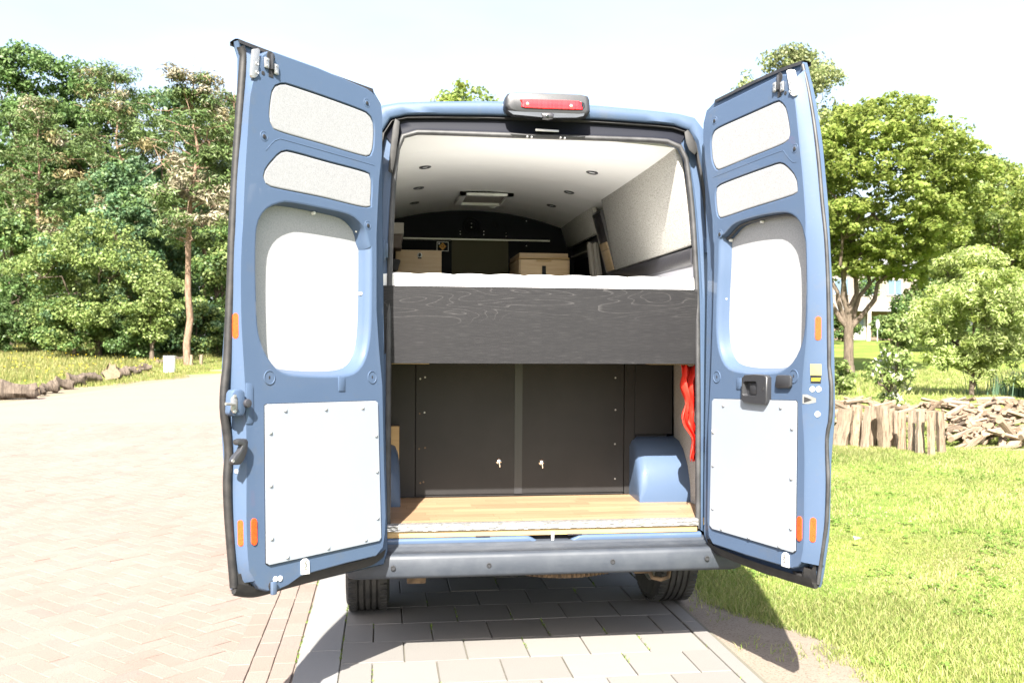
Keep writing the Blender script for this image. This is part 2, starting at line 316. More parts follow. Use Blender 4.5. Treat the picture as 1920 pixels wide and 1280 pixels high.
# ---------------------------------------------------------------- bumper, sill, undercarriage
prof = [(.03, .548), (.0, .546), (-.012, .543), (-.016, .536), (-.025, .533), (-.155, .531), (-.168, .526), (-.176, .512), (-.178, .44), (-.170, .425), (-.10, .405), (.04, .40)]
loops = []
for x, s in ((-.945, .80), (-.935, .93), (-.90, 1), (-.5, 1), (0, 1), (.5, 1), (.90, 1), (.935, .93), (.945, .80)):
    bow = -.012*(1-(x/.95)**2)
    loops.append([(x, .03+(y-.03)*s+bow*(1 if y < -.1 else .3), .49+(z-.49)*s) for y, z in prof])
m = MB(); m.loft(loops, True, (True, True)); bumper = m.build('step_bumper', BUMPER, van, 50)
for k in range(7):
    y = -.045-.0165*k; m = MB(); m.box((-.84, y-.004, .5325), (.86, y+.004, .5392-.0009*k)); m.build('tread_rib', BUMPER, bumper, bevel=.0015, seg=1)
for px in ((917, 1059), (1149, 1052), (1326, 1046), (737, 1064)):
    c = on_plane(*px, (0, -.189, 0), (0, 1, 0)); m = MB(); m.lathe(c, (0, -1, 0), [(.0115, -.004), (.0115, .002), (.008, .0025), (.007, -.001)], 14); m.build('sensor', BPLAST, bumper, 40)
for px in ((917, 1027), (1103, 1022), (1298, 1015), (738, 1030)):
    c = on_plane(*px, (0, -.014, 0), (0, 1, 0)); m = MB(); m.lathe(c, (0, -1, 0), [(.011, -.006), (.011, .003), (.007, .005), (.004, .003)], 12); m.build('screw', GREYT, bumper, 40)
def sill_dip(x): return .026*max(0, min(1, (0.125-abs(x-.045))/.045))
xs = np.r_[np.linspace(-.78, -.12, 6), np.linspace(-.1, .19, 16), np.linspace(.21, .79, 6)]
m = MB(); m.loft([[(x, .05, .535), (x, .05, .568-sill_dip(x)), (x, .012, .570-sill_dip(x)), (x, -.004, .566-sill_dip(x)), (x, -.009, .556-sill_dip(x)), (x, -.002, .530)] for x in xs], True, (True, True)); m.build('sill', PAINT, van, 60)
m = MB(); m.box((-.785, .051, .53), (.785, .09, .60)); m.build('sill_back', DARK, van)
m = MB(); m.box((-.772, .004, .5715), (.772, .35, .6025)); m.build('floor_edge_batten', PLYEDGE, van, bevel=.001, seg=1)
m = MB(); m.loft([[(x, .045, .6345), (x, .0, .6355), (x, -.006, .632), (x, -.006, .604), (x, .0, .603), (x, .003, .627)] for x in (-.775, .775)], True, (True, True)); m.build('threshold_strip', ALU, van, 40)
for px in ((905, 1007), (1077, 1003)):
    c = on_plane(*px, (0, .006, 0), (0, 1, 0)); m = MB(); m.box((c.x-.035, -.006, .570), (c.x+.035, .010, .575)); m.build('clip', GREYT, van)
m = MB(); m.box((.032, -.006, .546), (.046, .003, .585)); m.build('lock_tongue', RIVET, van, bevel=.003)
# spare wheel, tow eye, brackets
m = MB(); m.lathe((.14, .42, .335), (0, 0, 1), [(.20, 0), (.31, -.005), (.345, .03), (.35, .07), (.345, .12), (.30, .15)], 40); m.build('spare_wheel', RUST, van, 40)
for k in range(44):
    t = math.pi*(1+k/43); p = Vector((.14+.352*math.cos(t), .42+.352*math.sin(t), .37)); d = Vector((math.cos(t), math.sin(t), 0)); q = Vector((-d.y, d.x, 0))
    if k == 0: m = MB()
    m.hexa([p-q*.005-d*.01+Vector((0, 0, s*.028)) for s in (-1, 1)]+[p+q*.005-d*.01+Vector((0, 0, s*.028)) for s in (1, -1)], [p-q*.005+d*.004+Vector((0, 0, s*.028)) for s in (-1, 1)]+[p+q*.005+d*.004+Vector((0, 0, s*.028)) for s in (1, -1)])
stuff(m.build('spare_wheel_tread', RUST, van))
m = MB(); m.box((-.665, .0, .352), (-.575, .09, .42)); m.box((-.69, .01, .39), (-.55, .08, .412)); m.build('chassis_bracket', RUST, van, bevel=.005)
m = MB(); m.box((.45, .0, .37), (.53, .09, .41)); m.box((.40, .02, .39), (.62, .06, .412)); m.build('chassis_bracket', RUST, van, bevel=.005)
m = MB(); m.tube([(.52, -.02, .395), (.53, -.04, .36), (.57, -.05, .352), (.61, -.04, .36), (.622, -.02, .395)], .011, 8); m.build('tow_eye', RUST, van, 60)
m = MB(); m.tube([(-.85, .87, .36), (.85, .87, .36)], .06, 12); m.build('rear_axle', DARK, van, 60)
m = MB(); m.tube([(-.62, .06, .36), (-.60, .16, .35), (-.58, .5, .34)], .022, 10); m.build('exhaust_pipe', RUST, van, 60)

def make_wheel(x, y, sx, parent):
    r, hw = .352, .113
    tprof = [(.235, -hw+.02), (.27, -hw), (.31, -hw-.004), (r-.02, -hw+.012), (r-.004, -hw+.028)]
    for gx in (-.05, -.017, .017, .05):
        tprof += [(r, gx-.006), (r-.011, gx-.005), (r-.011, gx+.005), (r, gx+.006)]
    tprof += [(r-.004, hw-.028), (r-.02, hw-.012), (.31, hw+.004), (.27, hw), (.235, hw-.02)]
    root = MB(); root.lathe((x, y, .352), (1, 0, 0), [(.05, sx*.05), (.11, sx*.055), (.16, sx*.03), (.20, sx*.04), (.232, sx*.09), (.238, sx*.10), (.238, -sx*.09), (.15, -sx*.03)], 28)
    wh = root.build('wheel', ZINC, parent, 40)
    t = MB(); t.lathe((x, y, .3505), (1, 0, 0), tprof, 56, (False, False)); t.build('tyre', TYRE, wh, 30)
    b = MB()
    for k in range(60):
        for side in (-1, 1):
            a = 2*math.pi*k/60+side*.02; e = Vector((0, math.cos(a), math.sin(a))); q = Vector((0, -math.sin(a), math.cos(a))); c = Vector((x+side*.083, y, .3505))+e*(r-.006)
            b.hexa([c+Vector((dx, 0, 0))+q*dy-e*.004 for dx, dy in ((-.02, -.012), (.02, -.012), (.02, .012), (-.02, .012))],
                   [c+Vector((dx, 0, 0))+q*dy+e*.0075 for dx, dy in ((-.02, -.012), (.02, -.012), (.02, .012), (-.02, .012))])
    stuff(b.build('tread_block', TYRE, wh))
for sx in (-1, 1):
    make_wheel(sx*.86, .87, sx, van); make_wheel(sx*.86, 4.75, sx, van)

# ---------------------------------------------------------------- interior
def ceil_z(x, y=1.6): t = min(1, max(0, (y-.2)/2.8)); return 2.556-(.045+.185*t**.8)*(x+.1)**2
X = np.linspace(-.845, .80, 61); ceil = None
y = .17; k = 0
edges = [.225, .62, 1.02, 1.40, 1.76, 2.10, 2.40, 2.68, 3.0]
for a, b in zip(edges[:-1], edges[1:]):
    m = MB(); m.loft([[(x, yy_, ceil_z(x, yy_)+dz_) for x in X] for yy_, dz_ in ((a+.001, .02), (a+.001, .0006), (a+.003, 0), ((a+b)/2, 0), (b-.003, 0), (b-.001, .0006), (b-.001, .02))], closed=False)
    if ceil is None: ceil = m.build('ceiling', CEIL, van, 9)
    else: m.build('ceiling_panel', CEIL, ceil, 9)
def on_ceiling(px, py):
    d = ray(px, py); t = 1.0
    for _ in range(60):
        p = CAM+d*t; t += (ceil_z(p.x, p.y)-p.z)/max(d.z, .02)*.8
    return CAM+d*t
for px in ((797, 313), (785, 352), (777, 380), (1110, 323), (1067, 360), (1034, 385)):
    c = on_ceiling(*px); nrm = Vector((.34*(c.x+.1), 0, 1)).normalized()
    m = MB(); m.lathe(c, -nrm, [(.036, -.002), (.036, .005), (.031, .008), (.024, .006), (.023, .001)], 22, (False, False)); sp = m.build('ceiling_spot', BPLAST, van, 40)
    m = MB(); m.lathe(c, -nrm, [(.024, .0015), (.012, .003), (.002, .003)], 18); m.build('spot_lens', RIVET, sp, 40)
# roof hatch
c1 = [on_ceiling(*p) for p in ((862, 363), (958, 364), (947, 381), (852, 380))]; hz = min(p.z for p in c1)-.002
yy0, yy1 = c1[2].y, c1[1].y; xx0, xx1 = c1[3].x, c1[2].x
m = MB(); w_ = .045
for lo, hi in (((xx0, yy0, hz-.018), (xx1, yy0+w_, hz+.03)), ((xx0, yy1-w_, hz-.018), (xx1, yy1, hz+.03)), ((xx0, yy0+w_, hz-.018), (xx0+w_, yy1-w_, hz+.03)), ((xx1-w_, yy0+w_, hz-.018), (xx1, yy1-w_, hz+.03))): m.box(lo, hi)
hatch = m.build('roof_hatch', RIVET, van)
m = MB(); m.box((xx0+w_, yy0+w_, hz+.0), (xx1-w_, yy1-w_, hz+.012)); m.build('hatch_blind', CURT, hatch)
m = MB(); m.lathe((xx1-.085, yy0+.075, hz-.004), (0, 0, -1), [(.022, 0), (.022, .016), (.014, .024), (.006, .026)], 16); m.build('hatch_knob', RIVET, hatch, 40)
# walls
def strip(name, p, material, th=.02, parent=van, bevel=.004):   # quad of points, thickened outward in x
    sgn = 1 if p[0][0] > 0 else -1
    m = MB(); m.hexa(p, [(x+sgn*th, y, z) for x, y, z in p]); return m.build(name, material, parent, bevel=bevel)
strip('wall_panel', [(.79, .19, 2.017), (.762, 1.67, 1.995), (.662, 1.67, 2.47), (.715, .228, 2.535)], BEIGE, .03)
strip('upper_wall', [(.695, 1.905, 2.275), (.695, 3.0, 2.265), (.634, 3.0, 2.45), (.655, 1.905, 2.45)], BEIGE, .03)
strip('mirror_frame', [(.765, 1.672, 1.985), (.765, 1.90, 1.985), (.652, 1.90, 2.40), (.652, 1.672, 2.40)], GREYT, .03)
strip('mirrored_dark', [(.760, 1.676, 2.19), (.705, 1.885, 2.19), (.650, 1.885, 2.385), (.6545, 1.676, 2.385)], DARK, .004, bevel=0)  # mirror reflection drawn as flat plates: dark above, plywood box and lid below
strip('mirrored_box', [(.757, 1.682, 2.0), (.757, 1.882, 2.0), (.717, 1.882, 2.135), (.717, 1.682, 2.135)], PLY, .01, bevel=.001)
strip('mirrored_lid', [(.716, 1.682, 2.139), (.716, 1.882, 2.139), (.700, 1.882, 2.185), (.700, 1.682, 2.185)], PLY, .01, bevel=.001)
strip('mirror_rim', [(.755, 1.884, 1.995), (.755, 1.898, 1.995), (.650, 1.898, 2.39), (.650, 1.884, 2.39)], CURT, .01, bevel=.001)
strip('window_surround', [(.80, 1.905, 1.60), (.80, 3.0, 1.60), (.735, 3.0, 2.262), (.735, 1.905, 2.272)], GREYT, .02)
strip('side_window_blind', [(.783, 2.2, 1.75), (.783, 2.98, 1.75), (.743, 2.98, 2.15), (.743, 2.2, 2.15)], NAVY, .01)
m = MB(); m.box((.722, 2.05, 2.185), (.736, 2.99, 2.200)); m.build('curtain_rail', CURT, van)
m = MB(); m.loft([[(x0, y, z) for x0, z in ((.80, 1.993), (.768, 1.990), (.758, 1.975), (.757, 1.925), (.765, 1.905), (.80, 1.90))] for y in (1.0, 1.67, 1.9)], True, (True, True)); m.v = [(x+.043*(1.67-y)/1.5 if y < 1.67 else x, .15 if y == 1.0 else y, z+.02*(1.67-y)/1.5 if y < 1.67 else z) for x, y, z in m.v]; m.build('wall_rail', GREYT, van, 40)
strip('side_panel', [(.82, .13, 1.46), (.80, 1.95, 1.46), (.785, 1.95, 1.898), (.82, .17, 1.912)], LAV)
strip('wall_lining', [(-.87, .12, 1.3), (-.87, 3.0, 1.3), (-.80, 3.0, 2.43), (-.80, .19, 2.47)], BEIGE)
strip('lower_wall', [(.905, .13, .62), (.905, .80, .62), (.895, .80, 1.42), (.895, .13, 1.42)], BEIGE)
strip('lower_wall', [(-.905, .13, .62), (-.905, .80, .62), (-.895, .80, 1.42), (-.895, .13, 1.42)], GREYT)
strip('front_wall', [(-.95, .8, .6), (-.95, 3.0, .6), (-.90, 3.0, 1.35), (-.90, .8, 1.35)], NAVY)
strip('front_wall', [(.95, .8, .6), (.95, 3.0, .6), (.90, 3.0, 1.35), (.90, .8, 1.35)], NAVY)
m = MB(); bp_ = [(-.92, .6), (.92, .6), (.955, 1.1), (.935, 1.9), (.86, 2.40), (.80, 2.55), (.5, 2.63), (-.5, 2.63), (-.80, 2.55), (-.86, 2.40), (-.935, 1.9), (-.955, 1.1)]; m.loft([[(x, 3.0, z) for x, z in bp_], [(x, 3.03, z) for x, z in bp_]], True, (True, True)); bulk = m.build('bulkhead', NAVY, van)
def far(px, py, y=2.995): return on_plane(px, py, (0, y, 0), (0, 1, 0))
def farplate(name, px, material, y0=2.992, y1=2.999, parent=bulk, bevel=0):
    m = MB(); m.loft([[far(*p, y0) for p in px], [Vector((q.x, y1, q.z)) for q in (far(*p, y0) for p in px)]], True, (True, True)); return m.build(name, material, parent, bevel=bevel)
farplate('cab_screen', [(847, 448), (953, 449), (953, 520), (847, 520)], KHAKI)
farplate('metal_rail', [(756, 445), (1031, 450.5), (1031, 453), (756, 447.5)], ZINC, 2.975, 2.995)
farplate('rail_cover', [(757, 447.5), (845, 449), (845, 451), (757, 449.5)], GREYT, 2.965, 2.985)
sg = farplate('warning_sign', [(819, 453), (841, 453.5), (841, 471), (819, 470.5)], RIVET, 2.985, 2.991)
farplate('sign_face', [(820, 454), (840, 454.5), (840, 470), (820, 469.5)], NAVY, 2.983, 2.9845)
YEL = mat('sign_yellow', (.5, .25, .02), .5)
farplate('sign_diamond', [(830, 454.8), (837, 462), (830, 469.2), (823, 462)], YEL, 2.981, 2.9825)
pc = far(829.5, 461, 2.98); m = MB(); m.lathe(pc, (0, -1, 0), [(.007, 0), (.010, 0), (.010, .001), (.007, .001)], 14, (False, False)); m.box((pc.x+.002, 2.978, pc.z-.011), (pc.x+.008, 2.9795, pc.z-.005)); m.build('sign_symbol', NAVY, bulk)
farplate('sign_dot', [(822, 455.5), (825, 455.5), (825, 458), (822, 458)], RIVET, 2.981, 2.9825)
for px, r_ in (((884, 423), .13), ((927, 424), .05)):
    c = far(*px); m = MB()
    for q in (1, .7, .4): m.tube([c+Vector((r_*q*.5*math.cos(t), -.012, r_*q*.5*math.sin(t))) for t in np.linspace(0, 2*math.pi, 24, endpoint=False)], .005, 6, closed=True)
    m.build('speaker_ring', NAVY, bulk, 60)
for px in ((884, 419), (884, 426), (927, 420), (927, 427), (863, 434), (863, 439), (907, 434), (907, 440), (949, 437), (949, 443), (987, 414.5), (987, 461)):
    c = far(*px, 2.992); m = MB(); m.lathe(c, (0, -1, 0), [(.0045, 0), (.004, .004), (.001, .005)], 8); m.build('screw', RIVET, bulk)
# floor of parquet planks
m = MB(); m.box((-.90, .05, .595), (.90, 1.0, .6155)); floor = m.build('floor', PLYEDGE, van)
yr = .046; row = 0
while yr < .77:
    x = -.775-rng.uniform(0, .3); wrow = .0715
    while x < .9:
        L_ = rng.uniform(.28, .55); x0, x1 = max(x, -.775), min(x+L_, .9)
        if x1-x0 > .03:
            m = MB(); m.box((x0+.0004, yr, .612), (x1-.0004, min(yr+wrow-.0006, .775), .6315+rng.uniform(0, .0004))); m.build('plank', BEECH, floor)
        x += L_
    yr += wrow; row += 1
# wheel boxes
def wheel_box(sx):
    loops = []
    for y, h, ins in ((.50, .0, .0), (.505, .10, .0), (.545, .20, .002), (.62, .285, .006), (.70, .325, .012), (.80, .34, .015), (1.3, .34, .015)):
        xi, xo = (.615 if sx > 0 else .69)+ins, .93; zt = .622+max(h, .004)
        r_ = min(.05, (zt-.62)*.6)
        loops.append([(sx*xo, y, .62), (sx*xi, y, .62), (sx*xi, y, zt-r_), (sx*(xi+r_*.3), y, zt-r_*.3), (sx*(xi+r_), y, zt), (sx*xo, y, zt)])
    m = MB(); m.loft(loops, True, (True, True)); return m.build('wheel_box', PAINT, van, 70)
wheel_box(1); wheel_box(-1)
m = MB(); m.box((-.90, .70, .62), (-.695, .755, 1.04)); m.build('wheel_box_board', PLYEDGE, van)

# cupboard below the bed
cup = thing('storage_cupboard', 'anthracite two door storage cupboard under the raised bed in the van', 'cupboard', (0, .78, .632))
def inv(px, py, Y): return on_plane(px, py, (0, Y, 0), (0, 1, 0))
CY = .78
xl, xr, xm = inv(779, 800, CY).x, inv(1170, 800, CY).x, inv(972, 800, CY).x
def cbox(name, lo, hi, material, bevel=.0012): return local(MB().box(lo, hi), (0, .78, .626)).build(name, material, cup, bevel=bevel, seg=1)
cbox('door', (xl+.002, CY, .640), (xm-.0015, CY+.018, 1.43), CUPB); cbox('door', (xm+.0015, CY, .640), (xr-.0015, CY+.018, 1.43), CUPB)
cbox('side_filler', (-.80, CY-.004, .628), (xl-.0015, CY+.016, 1.43), CUPB); cbox('side_filler', (xr+.0015, CY-.002, .628), (.66, CY+.016, 1.43), CUPB); cbox('side_filler', (.6615, CY-.001, .972), (.885, CY+.016, 1.43), CUPB)
cbox('joint_strip', (xm-.022, CY-.0025, .640), (xm+.022, CY-.0002, 1.43), mat('grey_joint_strip', (.022, .0225, .025), .4), 0)
cbox('plinth', (xl+.002, CY+.006, .627), (xr-.002, CY+.02, .639), CUPB); cbox('carcass', (-.80, CY+.022, .628), (.86, 1.9, 1.40), DARK)
for px in ((935, 866), (1015, 868)):
    c = inv(*px, CY); o = Vector((0, .78, .626))
    m = MB(); m.lathe(c, (0, -1, 0), [(.016, 0), (.016, .004), (.011, .008), (.010, .014), (.004, .016)], 18); local(m, o).build('knob', CHROME, cup, 40)
    m = MB(); m.tube([c+Vector((0, -.014, -.002)), c+Vector((.004, -.020, -.018)), c+Vector((.005, -.016, -.032))], [.006, .006, .004], 8); local(m, o).build('knob_lever', CHROME, cup, 50)
for px in ((788, 712), (797, 709), (787, 777), (796, 775), (786, 843), (797, 841), (788, 907), (794, 905), (1154, 710), (1154, 770), (1153, 834), (1153, 899)):
    c = inv(*px, CY); m = MB(); m.lathe(c, (0, -1, 0), [(.0055, -.001), (.005, .0015), (.001, .002)], 8); local(m, (0, .78, .626)).build('screw', ZINC if rng.random() < .5 else RUST, cup)

# bed
bed = thing('bed_frame', 'raised bed frame with wide black stained wood front board across the van', 'bed', (0, .1, 1.41))
b0 = inv(729, 681, .10).z; b1 = inv(729, 535, .10).z
bo = (0, .1, 1.41)
local(MB().box((-.80, .10, b0), (.80, .122, b1)), bo).build('front_board', ASH, bed, bevel=.001, seg=1)
local(MB().box((-.80, .124, b0+.05), (.84, 1.95, b0+.085)), bo).build('base_panel', PLY, bed)
for x in (-.70, .66): local(MB().box((x-.10, .124, b0-.004), (x+.14, .60, b0+.03)), bo).build('bearer', PLYEDGE, bed)
mtop = inv(729, 508, .10).z; mbot = b1-.05
nx = 150; xs_ = np.linspace(-.795, .795, nx)
def scal(x): return .0075*abs(math.sin((x+.795)/1.59*math.pi*9))**.6
ys_ = [.126, .128, .14, .165, .3, .6, 1.0, 1.5, 1.95]; dz = [0, -.003, 0, .0, .002, .002, .002, .002, 0]
m = MB(); loops = [[(x, .1262, mbot) for x in xs_], [(x, .124, mbot+.03) for x in xs_]]
for y, d in zip(ys_, dz): loops.append([(x, y, mtop-.012+scal(x)+d+(0 if y > .127 else -.012)) for x in xs_])
loops.append([(x, 1.952, mbot) for x in xs_]); m.loft(loops, closed=False)
mt = local(m, (0, .12, mbot)).build('mattress', MATT, None, 70); mt.location = (0, .12, mbot); tag(mt, 'white quilted mattress with scalloped top lying on the raised bed', 'mattress')

# cabinets behind the bed
def cab_pt(px, py, Y): p = inv(px, py, Y); return p.x, p.z
cabs = 'plywood cabinets at the front end of the van'
Y1 = 2.15; x0, zt = cab_pt(742, 468, Y1); x1, _ = cab_pt(828, 468, Y1)
c1 = thing('plywood_cabinet', 'plain plywood cabinet front with one round finger hole, under the yellow diamond sign', 'cabinet', (x0, Y1, 1.2), cabs)
local(MB().box((x0, Y1+.019, 1.2), (x1, Y1+.5, zt-.002)), (x0, Y1, 1.2)).build('carcass', PLY, c1, bevel=.002)
local(MB().box((x0, Y1, 1.2), (x1, Y1+.0175, zt)), (x0, Y1, 1.2)).build('front', PLY, c1, bevel=.002)
hx, hz_ = cab_pt(787, 478, Y1); m = MB(); m.lathe((hx, Y1-.001, hz_), (0, -1, 0), [(.017, 0), (.017, .004), (.012, .005), (.011, .0)], 16); local(m, (x0, Y1, 1.2)).build('latch_ring', ZINC, c1, 40)
m = MB(); m.loft([[(hx-.014, Y1-.004, hz_-.026), (hx+.014, Y1-.004, hz_-.026), (hx+.006, Y1-.004, hz_-.004), (hx-.006, Y1-.004, hz_-.004)], [(hx-.014, Y1+.001, hz_-.026), (hx+.014, Y1+.001, hz_-.026), (hx+.006, Y1+.001, hz_-.004), (hx-.006, Y1+.001, hz_-.004)]], True, (True, True)); local(m, (x0, Y1, 1.2)).build('finger_hole', DARK, c1)
x0, zt = cab_pt(975, 485, Y1); x1, _ = cab_pt(1066, 487, Y1); oo = (x0, Y1, 1.2)
c2 = thing('drawer_cabinet', 'plywood cabinet with raised lid and dark slot handle beside the grey curtain', 'cabinet', oo, cabs)
local(MB().box((x0-.004, Y1+.02, 1.2), (x1+.012, Y1+.55, zt)), oo).build('carcass', PLY, c2, bevel=.002)
local(MB().box((x0+.004, Y1, 1.2), (x1-.006, Y1+.018, zt-.004)), oo).build('drawer_front', PLY, c2, bevel=.002)
local(MB().box((x0-.006, Y1-.004, zt+.002), (x1+.006, Y1+.55, zt+.013)), oo).build('top_board', PLYEDGE, c2, bevel=.002)
local(MB().box((x0+.0, Y1+.03, zt+.0145), (x1+.002, Y1+.55, zt+.046)), oo).build('lid', PLY, c2, bevel=.002)
lx, lz = cab_pt(1020, 503, Y1); local(MB().box((lx-.014, Y1-.003, lz-.06), (lx+.014, Y1+.01, lz+.018)), oo).build('slot_handle', DARK, c2, bevel=.001)
lx, lz = cab_pt(1020, 488, Y1); local(MB().box((lx-.055, Y1-.002, lz-.010), (lx+.055, Y1+.01, lz+.004)), oo).build('finger_pull', PLYEDGE, c2, bevel=.002)
oc = thing('overhead_cabinet', 'grey and brown overhead cabinet hanging high on the wall at the mattress end', 'cabinet', (-.74, 1.9, 2.16))
local(MB().box((-.86, 1.9, 2.235), (-.652, 2.7, 2.31)), (-.74, 1.9, 2.16)).build('front_edge', CURT, oc, bevel=.003)
local(MB().box((-.86, 1.91, 2.14), (-.665, 2.7, 2.2335)), (-.74, 1.9, 2.16)).build('carcass', mat('brown_board', (.05, .034, .026), .6), oc, bevel=.003)
sh = thing('dark_bag', 'dark soft bag lying behind the mattress below the overhead cabinet', 'bag', (-.76, 1.97, 1.86))
m = MB(); m.loft([[(-.86, 1.97+y, 2.04+(z-2.04)*s) for y, z in ((0, 1.99), (0, 2.08), (.25, 2.09), (.3, 2.0))] if k == 0 else [(-.86+.19*k/3-(.02 if i in (0, 3) else 0), 1.97+y, z*1-(0.0)+.006*math.sin(3*k+i)) for i, (y, z) in enumerate(((0, 1.99), (0, 2.085-.006*k), (.25, 2.09-.006*k), (.3, 2.0)))] for k, s in ((0, 1), (1, 1), (2, 1), (3, 1))], True, (True, True)); local(m, (-.76, 1.97, 1.86)).build('cover', mat('dark_cloth', (.03, .03, .033), .85), sh, bevel=.01)
local(MB().box((-.86, 1.98, 1.86), (-.69, 2.26, 1.985)), (-.76, 1.97, 1.86)).build('bottom', CURT, sh, bevel=.01)
# gathered curtain
m = MB(); loops = []; a0 = inv(1108, 457, 2.03)
for t in np.linspace(0, 1, 14):
    cx_ = a0.x+.012+.05*t; cz = a0.z-.40*t; wy = .11-.03*math.sin(math.pi*min(1, t*2.2))*.6+.03*t
    lo = []
    for k in range(48):
        u = 2*math.pi*k/48; rr = 1+.16*math.cos(9*u+.5*math.sin(5*t))
        lo.append((cx_+.035*math.cos(u)*rr, 2.03+.62*wy*math.sin(u)*rr, cz+.008*math.sin(4*u+7*t)*(1 if t < .2 else .2)))
    loops.append(lo)
m.loft(loops, True, (True, True)); cu = local(m, tuple(a0)).build('curtain', CURT, None, 70); cu.location = a0; tag(cu, 'grey pleated curtain gathered in a bunch at the side window of the van', 'curtain')
# red fabric hanging at the right jamb
m = MB(); n_ = 26; loops = []
for i in range(n_):
    t = i/(n_-1); z = 1.395-.50*t; wig = .018*math.sin(9*t)+.02*math.sin(17*t+1); lo = []
    xo = .742+.062*t*(1.0)-.03*math.sin(math.pi*t)*0+wig*.5
    for k in range(15):
        s = k/14; lo.append((xo+(.10-.045*t)*s+.004*math.sin(6*t*3+k), .20+.022*math.sin(s*14+2*math.sin(6*t))+.012*math.sin(11*t+s*5)+.05*s, z+.01*math.sin(8*s)))
    loops.append(lo)
m.loft(loops, False); rf = m.build('red_cloth', RED, None, 70)
sm_ = rf.modifiers.new('solid', 'SOLIDIFY'); sm_.thickness = .004
tag(rf, 'bright red crumpled cloth hanging inside the right jamb above the wheel box', 'cloth')
